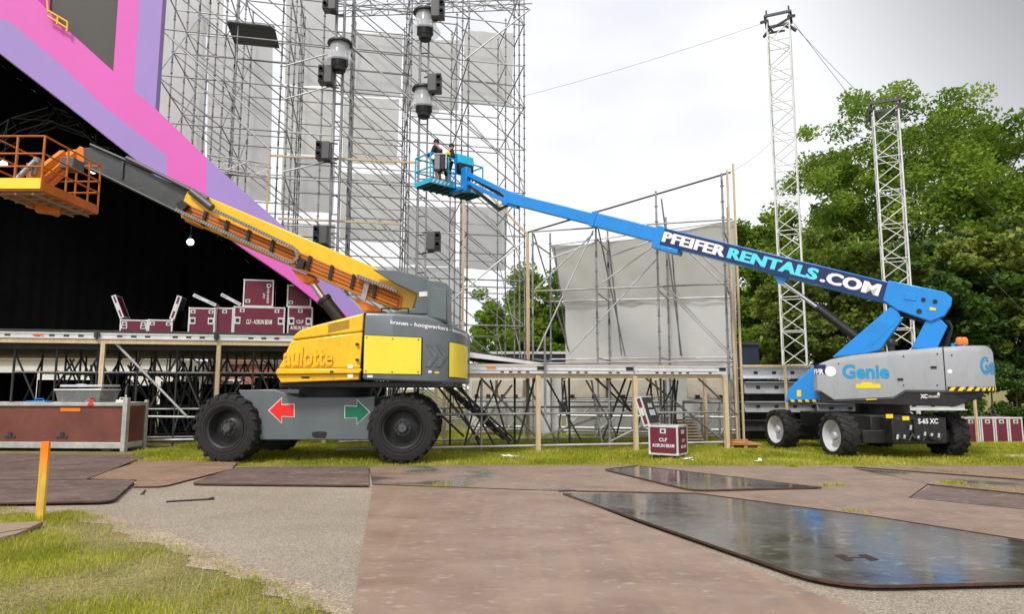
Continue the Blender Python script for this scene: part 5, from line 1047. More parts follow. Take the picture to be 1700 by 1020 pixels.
# ------------------------------------------------------------------ blue telescopic lift
GL = thing('blue_boom_lift', 'blue telescopic boom lift with grey hood and boom raised across the stage', 'boom lift', Vector((8.86, 17.7, 0)))
ga = Vector((-.12, .99, 0)).normalized(); gl = Vector((-ga.y, ga.x, 0))     # chassis: forward-to-back, and towards its left
w2, w3 = Vector((7.72, 16.35, 0)), Vector((10.45, 16.65, 0))
for p, ax in ((w2, Vector((-.97, -.12, 0))), (w3, Vector((.99, .1, 0))), (w2 + ga * 2.5 + Vector((-.08, 0, 0)), Vector((-.98, -.2, 0))), (w3 + ga * 2.5, Vector((.99, .1, 0)))):
    wheel(GL, p + UP * .54, ax, .54, .43, rimg if ax.x < 0 else rimb, lugs=16, rim_r=.66)
cc = Vector((9.05, 17.75, 0)); gx = -gl
def gbox(b, a0, a1, l0, l1, z0, z1): b.hexa([cc + ga * a + gx * l + UP * z for z in (z0, z1) for a, l in ((a0, l0), (a0, l1), (a1, l1), (a1, l0))])
b = MB(); gbox(b, -1.5, 1.6, -.85, .85, .42, 1.02); gbox(b, -1.9, -1.5, -.6, .75, .38, .98); b.build('chassis', blackp, GL, bevel=.03)
b = MB(); gbox(b, -1.62, -1.2, -1.15, 1.2, .38, .68); b.build('axle', blackp, GL, bevel=.02); b = MB(); gbox(b, 1.05, 1.4, -1.15, 1.15, .38, .68); b.build('axle', blackp, GL, bevel=.02)
b = MB(); gbox(b, -1.95, -1.91, -.1, .55, .5, .95); b.build('front_plate', blackp, GL)
fp = lambda l, z: cc + ga * -1.958 + gx * l + UP * z
lettering('lettering', 'S-65 XC', quad_fn(fp(.0, .84), fp(.50, .84), fp(.0, .96)), white, GL, .03)
b = MB(); b.lathe([(.01, 0), (.27, 0), (.28, .02), (.28, .1)], cc + ga * -.55 - gx * .9 + UP * .72, -gx + Vector((0, -.9, 0)), 20); b.build('round_plate', rimg, GL, smooth=40)
for k, (l, z) in enumerate(((-.75, 1.0), (-.35, .95))):
    b = MB(); gbox(b, -1.93, -1.905, l, l + .16, z - .03, z + .06); b.build('warning_label', ylab, GL)
b = MB()
for i in range(7): p = cc + ga * -1.97 + gx * (-.55 + i * .17) + UP * random.uniform(.45, .75); b.tube(p, p + gx * .02 + UP * random.uniform(.05, .12), .025)
b.build('hydraulic_fittings', steel_lt, GL)
b = MB(); b.tube((9.5, 17.7, 1.0), (9.5, 17.7, 1.32), .62, 28); b.build('slew_ring', blackp, GL, smooth=50)
for l_ in (-.5, -.15, .25): b = MB(); p = cc + ga * -1.93 + gx * l_ + UP * .62; b.path([p, p - ga * .08 - UP * .1, p - ga * .05 + gx * .22 - UP * .16, p + gx * .36 - UP * .02], .022); b.build('hydraulic_hose', rimb, GL, smooth=50)
# hood: plan outline with rounded tail
ge = Vector((.84, -.55, 0)).normalized(); gn = Vector((-ge.y, ge.x, 0)); GL0 = Vector((onp(1349, 645, (7.62, 17.3, 0), gn).x, onp(1349, 645, (7.62, 17.3, 0), gn).y, 0))
def gh(px, py): p = onp(px, py, GL0, gn); return ((p - GL0).dot(ge), p.z)
uT = gh(1585, 600)[0]; rx, ry = .76, .95
gpl = [(0.0, .25), (.03, .08), (.12, .0)]
prof_t = [gh(x, y) for x, y in ((1349, 617), (1356, 604), (1375, 597), (1410, 590), (1480, 583), (1567, 576), (1640, 572))]
prof_b = [gh(x, y) for x, y in ((1340, 652), (1362, 652), (1385, 667), (1483, 663), (1503, 651), (1567, 652), (1640, 650))]
def interp(pr, u):
    if u <= pr[0][0]: return pr[0][1]
    for a, c in zip(pr, pr[1:]):
        if u <= c[0]: return a[1] + (c[1] - a[1]) * (u - a[0]) / (c[0] - a[0])
    return pr[-1][1]
us = sorted(set([.22, .35] + [u for u, z in prof_t + prof_b if .15 < u < uT])); gpl += [(u, 0.0) for u in us] + [(uT + rx * math.sin(math.radians(a)), ry - ry * math.cos(math.radians(a))) for a in range(0, 91, 10)]
gback = [(uT + rx, 1.5), (uT + rx - .3, 2.2), (uT, 2.35), (1.5, 2.35), (.3, 2.3), (0, 1.9)]
full = gpl + gback
gw = lambda u, v: GL0 + ge * u + gn * v
b = MB(); n = len(full); nf = len(gpl); rows = []
zt = [interp(prof_t, u) for u, v in full]; zb = [interp(prof_b, u) for u, v in full]
for k, (ins, zf) in enumerate(((.05, lambda i: zb[i]), (0, lambda i: zb[i] + .05), (0, lambda i: zt[i] - .16), (.035, lambda i: zt[i] - .06), (.12, lambda i: zt[i]))):
    cu, cv = sum(u for u, v in full) / n, 1.2
    for i, (u, v) in enumerate(full):
        d = Vector((cu - u, cv - v)); dd = Vector((d.x * .25, d.y)); dd.normalize(); q = gw(u + dd.x * ins, v + dd.y * ins); rows.append(Vector((q.x, q.y, zf(i))))
fs_ = [(k * n + i, k * n + (i + 1) % n, (k + 1) * n + (i + 1) % n, (k + 1) * n + i) for k in range(4) for i in range(n)] + [tuple(range(n))[::-1], tuple(range(4 * n, 5 * n))]
b.add(rows, fs_); b.build('hood', ggry, GL, smooth=35)
poly2 = [tuple((gw(u, v)).xy) for u, v in gpl]; len2 = [0]
for a, c in zip(poly2, poly2[1:]): len2.append(len2[-1] + math.dist(a, c))
iu = min(range(len(gpl)), key=lambda i: abs(gpl[i][0] - .12) + gpl[i][1]); u_off = len2[iu] - gpl[iu][0]
hw = lambda u, z, off=.006: wrap(poly2, len2, u + u_off, z, off)
def hq(px0, py0, px1, py1):     # rectangle read from the photo on the hood's side
    a, c = gh(px0, py1), gh(px1, py1); d, e_ = gh(px0, py0), gh(px1, py0)
    return lambda s, t: hw(a[0] + (c[0] - a[0]) * s, (a[1] + (c[1] - a[1]) * s) * (1 - t) + (d[1] + (e_[1] - d[1]) * s) * t, .008)
lettering('lettering', 'Genie', hq(1399, 605, 1477, 629), gblue, GL, .035)
f_ = hq(1583, 597, 1662, 622); lettering('lettering', 'Genie', lambda s, t: hw(gh(1600, 600)[0] + .36 + s * 1.0, gh(1600, 622)[1] + t * .40, .008), gblue, GL, .035)
b = MB(); f_ = hq(1350, 610, 1372, 625); wrap_patch(b, hw, .02, gh(1371, 610)[0], 2.0, 2.24, 2.0, 2.24, .002, .004, 3); b.build('decal', navy, GL); 
lettering('lettering', 'FER', hq(1350, 613, 1368, 622), white, GL, .04)
c_ = gh(1379, 617); b = MB(); P = [hw(c_[0] + .13 * math.cos(a), c_[1] + .13 * math.sin(a), .008) for a in [2 * math.pi * i / 24 for i in range(24)]]; b.add(P, [tuple(range(24))]); b.build('round_sticker', white, GL)
b = MB(); c_ = gh(1421, 645); d_ = gh(1462, 645); wrap_patch(b, hw, c_[0], d_[0], c_[1], c_[1] + .1, d_[1], d_[1] + .1, .002, .004, 2); wrap_patch(b, hw, c_[0] + .12, c_[0] + .36, c_[1] + .1, c_[1] + .14, c_[1] + .1, c_[1] + .14, .002, .004, 2); b.build('warning_label', ylab, GL)
b = MB(); u_ = gh(1567, 600)[0]; wrap_patch(b, hw, u_ - .012, u_ + .012, 1.58, 2.60, 1.58, 2.60, .001, .003, 1); b.build('hood_seam', blackp, GL)
b = MB(); zz = gh(1570, 649)[1]
for k in range(9):
    u = u_ + .05 + k * .17; p = [hw(u, zz - .005, .01), hw(u + .09, zz - .005, .01), hw(u + .15, zz + .08, .01), hw(u + .06, zz + .08, .01)]; b.add(p, [(0, 1, 2, 3)])
b.build('hazard_stripes', ylab, GL)
b = MB(); wrap_patch(b, hw, u_ + .03, u_ + 1.65, zz - .012, zz + .09, zz - .012, zz + .09, .001, .005, 8); b.build('hazard_band', blackp, GL)
for px_, py_ in ((1392, 604), (1500, 592), (1556, 588), (1556, 640), (1580, 590), (1500, 640)):
    u1_, z1_ = gh(px_, py_); b = MB(); b.tube(hw(u1_, z1_, -.002), hw(u1_, z1_, .012), .018, 8); b.build('hood_bolt', steel_dk, GL)
for px_, py_ in ((1490, 632), (1545, 612)):
    u1_, z1_ = gh(px_, py_); b = MB(); wrap_patch(b, hw, u1_, u1_ + .12, z1_, z1_ + .05, z1_, z1_ + .05, .001, .02, 1); b.build('hood_latch', blackp, GL)
b = MB(); u1_, z1_ = gh(1577, 617); P = [hw(u1_ + .05 * math.cos(a), z1_ + .05 * math.sin(a), .004) for a in [2 * math.pi * i / 16 for i in range(16)]]; b.add(P, [tuple(range(16))]); b.build('round_sticker', white, GL)
lower = [(.15, .06), (3.0, .06), (3.55, .4), (3.6, 1.4), (3.2, 2.2), (.3, 2.2), (.12, 1.8)]; b = MB()
zb_ = [1.28, 1.22, 1.45, 1.5, 1.3, 1.25, 1.28]; pl_ = [gw(*p) for p in lower]; V = [Vector((p.x, p.y, z)) for p, z in zip(pl_, zb_)] + [Vector((p.x, p.y, interp(prof_b, lower[i][0]) + .03)) for i, p in enumerate(pl_)]; n = 7
V += []; b.add(V, [tuple(range(7))[::-1], tuple(range(7, 14))] + [(i, (i + 1) % 7, 7 + (i + 1) % 7, 7 + i) for i in range(7)]); b.build('turret_frame', blackp, GL, bevel=.02)
q = lambda px, py: onp(px, py, GL0 + gn * .055, gn); lettering('lettering', 'XC', quad_fn(q(1528, 662) - gn * .01, q(1540, 662) - gn * .01, q(1528, 655) - gn * .01), white, GL, .04); lettering('lettering', 'XTRA CAPACITY', quad_fn(q(1541, 661) - gn * .01, q(1560, 661) - gn * .01, q(1541, 657) - gn * .01), white, GL, .02)
b = MB(); b.add([q(1555, 656) - gn * .01, q(1561, 656) - gn * .01, q(1558, 651) - gn * .01], [(0, 1, 2)]); b.build('triangle_mark', white, GL)
b = MB(); b.trace([(1438, 661), (1456, 660), (1456, 664), (1438, 665)], GL0 + gn * .05, gn, -.03, .01); b.build('side_marker', ylab, GL)
# boom
A_ = at(1572, 512, 16.6); B_ = at(850, 331, 23.0); bd = (B_ - A_).normalized(); bn = bd.cross(UP).normalized(); bu = bn.cross(bd)
if bn.y > 0: bn = -bn           # points towards the camera
def on_boom(px, py): return onp(px, py, A_, bn)
def bpar(px):                    # distance along the axis where the boom shows at this photo column
    lo, hi = 0.0, (B_ - A_).length + 3
    for _ in range(50):
        m_ = (lo + hi) / 2; p = A_ + bd * m_; x = 850 + FPX * p.x / (p.y * CP + (p.z - CAM_H) * SP)
        if x > px: lo = m_
        else: hi = m_
    return lo
def bp(px): return A_ + bd * bpar(px)
for nm, xa, xb, h, w in (('boom_base_section', 1505, 1098, .515, .44), ('boom_middle_section', 1102, 985, .44, .37), ('boom_tip_section', 990, 846, .375, .30)):
    b = MB(); b.beam(bp(xa), bp(xb), w, h); b.build(nm, blue, GL, bevel=.02)
b = MB(); b.beam(bp(1104), bp(1092), .50, .57); b.build('boom_collar', blue, GL, bevel=.01); b = MB(); b.beam(bp(992), bp(984), .41, .48); b.build('boom_collar', blue, GL, bevel=.01)
b = MB(); b.beam(bp(1135) - bu * .34, bp(1092) - bu * .34, .5, .14); b.build('wear_pad_box', blue, GL, bevel=.02)
xa, xb = bp(1473), bp(1099); o_ = bn * (.22 + .004)
b = MB(); b.hexa([xa + o_ - bu * .235, xb + o_ - bu * .235, xb + o_ + bu * .235, xa + o_ + bu * .235] + [v + bn * .004 for v in (xa + o_ - bu * .235, xb + o_ - bu * .235, xb + o_ + bu * .235, xa + o_ + bu * .235)]); b.build('name_board', navy, GL)
LB = (xa - xb).length; left = xb + o_ + bn * .007; bx = -bd
def bt(f0, f1, z0, z1): 
    p = left + bx * (LB * f0); return lambda s, t: left + bx * (LB * (f0 + (f1 - f0) * s)) + bu * (z0 + (z1 - z0) * t)
for body, f0, f1, m_ in (('PFEIFER', .02, .325, white), ('RENTALS', .342, .73, cyan), ('.COM', .748, .972, white)):
    b = MB()
    for k, dx in enumerate((-.018, -.009, 0, .009, .018)):
        f = bt(f0, f1, -.155, .155); text_on(b, body, lambda s, t, f=f, k=k, dx=dx: f(s, t) + bx * dx + bn * (.0004 * k), 0, .03, 1.06)
    b.build('lettering', m_, GL)
b = MB(); b.trace([(1476, 468), (1568, 487), (1580, 497), (1579, 509), (1568, 526), (1545, 536), (1490, 517), (1466, 501)], A_, -bn, -.30, .30); b.build('boom_heel', blue, GL, bevel=.02)
for x, y, r in ((1533, 500, .05), (1526, 519, .06), (1552, 503, .05)): b = MB(); p = on_boom(x, y) + bn * .305; b.tube(p, p + bn * .015, r, 14); b.build('pivot_pin', blackp, GL)
b = MB(); b.trace([(1503, 486), (1522, 490), (1520, 500), (1500, 497)], A_ + bn * .305, -bn, -.012, 0); b.build('access_plate', blue, GL, bevel=.005); b = MB(); b.trace([(1544, 510), (1554, 512), (1553, 516), (1543, 515)], A_ + bn * .305, -bn, -.006, 0); b.build('warning_label', ylab, GL)
b = MB(); b.trace([(1383, 594), (1478, 512), (1488, 511), (1498, 532), (1462, 582), (1440, 588)], A_, -bn, -.26, .26); b.build('lift_arm', blue, GL, bevel=.02)
b = MB(); b.trace([(1440, 574), (1447, 577), (1492, 532), (1484, 528)], A_, -bn, -.268, -.261); b.build('arm_rib', blue, GL)
b = MB(); b.trace([(1513, 580), (1540, 528), (1556, 526), (1573, 543), (1556, 580)], A_, -bn, -.24, .24); b.build('rear_link', blue, GL, bevel=.02)
b = MB()
for k in range(5): b.path([on_boom(1562 + k * 3, 530 + k) + bn * (.1 * k - .2), on_boom(1574 + k * 1.5, 545) + bn * (.1 * k - .2), on_boom(1560 + k * 3, 575) + bn * (.1 * k - .2)], .03, 6)
b.tube(on_boom(1490, 520), on_boom(1545, 537), .06); b.build('hydraulic_hoses', blackp, GL, smooth=50)
p0, p1, p2 = on_boom(1296, 466), on_boom(1356, 510), on_boom(1424, 562); b = MB(); b.tube(p0, p1, .055, 14); b.build('lift_cylinder_rod', chrome, GL, smooth=50); b = MB(); b.tube(p1, p2, .11, 16); b.build('lift_cylinder', blackp, GL, smooth=50); b = MB(); b.trace([(1283, 457), (1308, 463), (1302, 471), (1293, 471)], A_, -bn, -.1, .1); b.build('cylinder_lug', blue, GL)
b = MB(); b.trace([(1311, 650), (1322, 637), (1352, 610), (1380, 612), (1380, 668), (1308, 668)], A_, -bn, -.35, .35); b.build('turret_nose', blue, GL, bevel=.03)
b = MB(); b.trace([(1309, 664), (1358, 664), (1358, 668), (1309, 668)], A_ + bn * .355, -bn, -.004, 0); b.build('hazard_band', blackp, GL); b = MB()
for k in range(4): x = 1312 + k * 12; b.trace([(x, 664.2), (x + 6, 664.2), (x + 8, 667.8), (x + 2, 667.8)], A_ + bn * .36, -bn, -.004, 0)
b.build('hazard_stripes', ylab, GL); b = MB(); b.trace([(1323, 648), (1330, 648), (1330, 659), (1323, 659)], A_ + bn * .355, -bn, -.004, 0); b.build('warning_label', ylab, GL)
b = MB(); p = hw(gh(1478, 580)[0], 2.5, -.3); b.tube(p, p + UP * .22, .08, 12); b.lathe([(.001, .12), (.07, .1), (.11, .03), (.1, -.05), (.02, -.1)], p + UP * .24, UP, 12); b.build('filler_cap', blackp, GL, smooth=True)
for px in (1624, 1637):
    p = hw(gh(1590, 580)[0] + (px - 1600) * .016, 2.56, -.45); b = MB(); b.tube(p, p + UP * .14, .05, 12); b.build('beacon_post', blue, GL); b = MB(); b.lathe([(.075, .1), (.085, .12), (.08, .24), (.05, .28), (.001, .285)], p, UP, 14); b.build('beacon', amber, GL, smooth=True)
p = hw(gh(1582, 580)[0], 2.55, -.5); b = MB(); b.tube(p, p + UP * .15, .04); b.path([p + UP * .1, p + UP * .2 + ge * .12, p + ge * .3], .03); b.build('lifting_eye', blue, GL)
# jib and basket
T_ = bp(852); b = MB(); b.beam(bp(864) - bu * .02, bp(838), .2, .5); b.build('boom_head', blue, GL, bevel=.02)
BK0 = Vector((-2.9, 23.5, 0)); ba = Vector((.73, .68, 0)).normalized(); bb = Vector((-.68, .73, 0)).normalized(); KZ = at(708, 303, 23.5).z; KL, KD = 2.44, .92
mid = BK0 + ba * 1.35 + UP * (KZ + .45) - bb * .22
b = MB(); b.beam(bp(842) + bu * .16, mid + UP * .12 - bb * .1, .2, .17); b.beam(bp(842) - bu * .12, mid - UP * .22 - bb * .1, .16, .15); b.build('jib', blue, GL, bevel=.01)
b = MB(); b.tube(bp(848) - bu * .05, mid - bb * .2, .06); b.path([bp(850) - bu * .2, bp(835) - bu * .42, mid - bb * .35 - UP * .4, mid - UP * .15], .045); b.path([bp(850) - bu * .15, bp(835) - bu * .5, mid - bb * .4 - UP * .5, mid - UP * .2], .03); b.build('jib_hoses', blackp, GL)
b = MB(); b.beam(mid - bb * .12 - UP * .6, mid - bb * .12 + UP * .3, .24, .3); b.beam(mid - bb * .1 - UP * .45, BK0 + ba * 1.2 + bb * .3 + UP * (KZ - .08), .3, .14); b.build('basket_rotator', blue, GL, bevel=.02)
def kb(a, d, z=0.0): return BK0 + ba * a + bb * d + UP * (KZ + z)
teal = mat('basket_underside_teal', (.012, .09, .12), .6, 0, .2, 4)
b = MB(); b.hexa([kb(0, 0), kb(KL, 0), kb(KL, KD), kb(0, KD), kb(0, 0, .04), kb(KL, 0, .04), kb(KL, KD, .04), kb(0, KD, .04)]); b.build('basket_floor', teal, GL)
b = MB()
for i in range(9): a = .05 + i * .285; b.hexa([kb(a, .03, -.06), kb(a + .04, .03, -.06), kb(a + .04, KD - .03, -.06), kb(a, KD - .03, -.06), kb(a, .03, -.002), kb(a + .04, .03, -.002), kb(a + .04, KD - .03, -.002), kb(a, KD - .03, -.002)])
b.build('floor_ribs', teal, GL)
b = MB()
for a0, a1 in ((0, 1.05), (1.45, KL)): b.hexa([kb(a0, -.03, 0), kb(a1, -.03, 0), kb(a1, -.002, 0), kb(a0, -.002, 0), kb(a0, -.03, .17), kb(a1, -.03, .17), kb(a1, -.002, .17), kb(a0, -.002, .17)])
b.hexa([kb(-.03, 0, 0), kb(-.002, 0, 0), kb(-.002, KD, 0), kb(-.03, KD, 0), kb(-.03, 0, .17), kb(-.002, 0, .17), kb(-.002, KD, .17), kb(-.03, KD, .17)]); b.hexa([kb(0, KD, 0), kb(KL, KD, 0), kb(KL, KD + .03, 0), kb(0, KD + .03, 0), kb(0, KD, .17), kb(KL, KD, .17), kb(KL, KD + .03, .17), kb(0, KD + .03, .17)])
cyb = mat('basket_turquoise_paint', (.02, .46, .70), .4, 0, .08, 3); b.build('toe_board', cyb, GL)
b = MB()
for a0, a1 in ((.05, 1.0), (1.5, 2.4)):
    k = a0
    while k < a1 - .1: b.add([kb(k, -.034, .05), kb(k + .07, -.034, .05), kb(k + .13, -.034, .15), kb(k + .06, -.034, .15)], [(0, 1, 2, 3)]); k += .17
b.build('hazard_stripes', white, GL)
for a in (0, .8, 1.62, KL):
    for d in (0, KD): pole(GL, 'basket_post', kb(a, d), kb(a, d, 1.1), .03, cyb)
for z in (1.1, .58):
    for (a0, d0), (a1, d1) in (((0, 0), (KL, 0)), ((KL, 0), (KL, KD)), ((KL, KD), (0, KD)), ((0, KD), (0, 0))): pole(GL, 'basket_rail', kb(a0, d0, z), kb(a1, d1, z), .03, cyb)
b = MB(); ck = lambda a, d, z: kb(a, d, z); b.hexa([ck(1.15, -.22, .95), ck(1.85, -.22, .95), ck(1.85, .12, .95), ck(1.15, .12, .95), ck(1.15, -.16, 1.30), ck(1.85, -.16, 1.30), ck(1.85, .16, 1.40), ck(1.15, .16, 1.40)]); b.build('control_console', cyb, GL, bevel=.02)
b = MB(); b.hexa([ck(1.17, -.20, .62), ck(1.83, -.20, .62), ck(1.83, .1, .62), ck(1.17, .1, .62), ck(1.17, -.205, .945), ck(1.83, -.205, .945), ck(1.83, .1, .945), ck(1.17, .1, .945)]); b.build('console_underside', blackp, GL, bevel=.02)
b = MB(); b.beam(kb(1.1, -.04, .02), kb(1.1, -.04, 1.3), .05, .05); b.build('console_frame', blue, GL); b = MB(); b.beam(kb(1.9, -.04, .4), kb(1.9, -.04, 1.3), .05, .05); b.build('console_frame', blue, GL)
# loose lamp carried in the basket
p = kb(.34, -.12, .50); t = thing('blinder_lamp', 'grey and black blinder lamp held at the rail of the blue basket', 'stage lamp', p, group='square blinder lamps')
b = MB(); b.box(-.2, .0, -.1, .2, 0, .58, T=Matrix.Translation(p)); b.build('housing', mat('grey_lamp_side', (.22, .22, .23), .5), t, bevel=.02); b = MB(); b.box(.005, .2, -.1, .2, .0, .58, T=Matrix.Translation(p)); b.build('front_plate', blackp, t, bevel=.02); b = MB(); b.path([p + Vector((.22, -.11, .02)), p + Vector((.22, -.11, .56)), p + Vector((-.21, -.11, .56))], .02); b.build('bracket', alu, t)

# ------------------------------------------------------------------ people in the basket
def skin(name, J, E, m, parent, sub=2):
    me = bpy.data.meshes.new(name); keys = list(J); me.from_pydata([tuple(J[k][0]) for k in keys], [(keys.index(a), keys.index(c)) for a, c in E], [])
    o = bpy.data.objects.new(name, me); C.objects.link(o); sk = o.modifiers.new('skin', 'SKIN'); sv = me.skin_vertices[0].data
    for i, k in enumerate(keys): r = J[k][1]; sv[i].radius = r if isinstance(r, tuple) else (r, r); sv[i].use_root = (i == 0)
    ss_ = o.modifiers.new('sub', 'SUBSURF'); ss_.levels = sub; ss_.render_levels = sub
    dg = bpy.context.evaluated_depsgraph_get(); m2_ = bpy.data.meshes.new_from_object(o.evaluated_get(dg)); bpy.data.objects.remove(o); bpy.data.meshes.remove(me)
    m2_.name = name; m2_.materials.clear(); m2_.materials.append(m); m2_.polygons.foreach_set('use_smooth', [True] * len(m2_.polygons))
    o = bpy.data.objects.new(name, m2_); C.objects.link(o); o.parent = parent; return o
def person(label, loc, rz, top_m, leg_m, H=1.76, lean=.0, vest=None, shorts=True):
    t = thing('person', label, 'person', loc, rz, 'workers in the blue basket'); k = H / 1.76; V = lambda x, y, z: Vector((x, y + lean * max(0, z - .95), z)) * k
    J = {'pel': (V(0, 0, .95), (.13, .1)), 'sp': (V(0, 0, 1.15), (.12, .09)), 'ch': (V(0, 0, 1.35), (.15, .1)), 'nk': (V(0, .01, 1.50), .055), 'hd0': (V(0, .03, 1.56), .065), 'hd1': (V(0, .04, 1.64), (.078, .09)), 'hd2': (V(0, .03, 1.72), .06), 'nose': (V(0, .125, 1.63), .012)}
    E = [('pel', 'sp'), ('sp', 'ch'), ('ch', 'nk'), ('nk', 'hd0'), ('hd0', 'hd1'), ('hd1', 'hd2'), ('hd1', 'nose')]
    for s_, n_ in ((-1, 'l'), (1, 'r')):
        J.update({n_ + 'hip': (V(s_ * .09, 0, .88), .09), n_ + 'kn': (V(s_ * .11, .03, .48), .06), n_ + 'cf': (V(s_ * .11, .0, .32), .058), n_ + 'an': (V(s_ * .115, -.01, .09), .037), n_ + 'to': (V(s_ * .125, .15, .035), .035),
                  n_ + 'sh': (V(s_ * .19, 0, 1.42), .06), n_ + 'el': (V(s_ * .27, .08, 1.16), .042), n_ + 'wr': (V(s_ * .2, .32, 1.12), .03), n_ + 'pm': (V(s_ * .18, .38, 1.13), (.035, .02)), n_ + 'f1': (V(s_ * .20, .46, 1.12), .010), n_ + 'f2': (V(s_ * .18, .465, 1.12), .010), n_ + 'f3': (V(s_ * .16, .46, 1.12), .010), n_ + 'f4': (V(s_ * .145, .44, 1.12), .009), n_ + 'th': (V(s_ * .145, .38, 1.16), .011), n_ + 'ear': (V(s_ * .088, .03, 1.635), .014)})
        E += [('pel', n_ + 'hip'), (n_ + 'hip', n_ + 'kn'), (n_ + 'kn', n_ + 'cf'), (n_ + 'cf', n_ + 'an'), (n_ + 'an', n_ + 'to'), ('ch', n_ + 'sh'), (n_ + 'sh', n_ + 'el'), (n_ + 'el', n_ + 'wr'), (n_ + 'wr', n_ + 'pm'), ('hd1', n_ + 'ear')] + [(n_ + 'pm', n_ + f) for f in ('f1', 'f2', 'f3', 'f4', 'th')]
    skin('body', J, E, skinm, t)
    g = lambda n, e=.018: (J[n][0], tuple(x + e for x in (J[n][1] if isinstance(J[n][1], tuple) else (J[n][1],) * 2)))
    skin('jacket', {n: g(n, .03) for n in ('pel', 'sp', 'ch', 'lsh', 'lel', 'lwr', 'rsh', 'rel', 'rwr')}, [('pel', 'sp'), ('sp', 'ch'), ('ch', 'lsh'), ('lsh', 'lel'), ('lel', 'lwr'), ('ch', 'rsh'), ('rsh', 'rel'), ('rel', 'rwr')], top_m, t)
    skin('shorts' if shorts else 'trousers', {n: g(n, .03) for n in (('pel', 'lhip', 'lkn', 'rhip', 'rkn') + (() if shorts else ('lan', 'ran')))}, [('pel', 'lhip'), ('lhip', 'lkn'), ('pel', 'rhip'), ('rhip', 'rkn')] + ([] if shorts else [('lkn', 'lan'), ('rkn', 'ran')]), leg_m, t)
    b = MB(); c = J['hd1'][0] + Vector((0, -.012, .035)); r = .108; b.lathe([(max(.001, r * math.sin(a)), r * math.cos(a)) for a in [math.pi * .58 * i / 7 for i in range(8)]], c, UP, 14); b.build('hair', cloth_bk, t, smooth=True, local=True)
    for s_ in (-1, 1):
        b = MB(); p = J[('l' if s_ < 0 else 'r') + 'to'][0]; b.beam(p + Vector((0, -.2, .015)), p + Vector((0, .04, 0)), .1, .09, h2=.06); b.build('shoe', blackp, t, local=True, bevel=.02)
        b = MB(); p = J['hd1'][0] + Vector((s_ * .032, .088, .02)); b.tube(p, p + Vector((0, .006, 0)), .011, 8); b.build('eye', cloth_bk, t, local=True)
    b = MB(); p = J['hd1'][0] + Vector((0, .083, -.045)); b.tube(p - Vector((.025, 0, 0)), p + Vector((.025, 0, 0)), .006, 6); b.build('mouth', mat('lips', (.35, .12, .1), .5), t, local=True)
    if vest: skin('vest', {n: g(n, .045) for n in ('sp', 'ch', 'lsh', 'rsh')}, [('sp', 'ch'), ('ch', 'lsh'), ('ch', 'rsh')], vest, t)
    return t
person('person in black jacket and shorts facing the tower in the blue basket', kb(.62, .35, .041), math.radians(62), cloth_bk, cloth_bk, 1.82, .12)
person('person wearing a yellow vest beside the console in the blue basket', kb(.98, .30, .041), math.radians(-60), cloth_bk, cloth_bk, 1.74, .2, cloth_y)

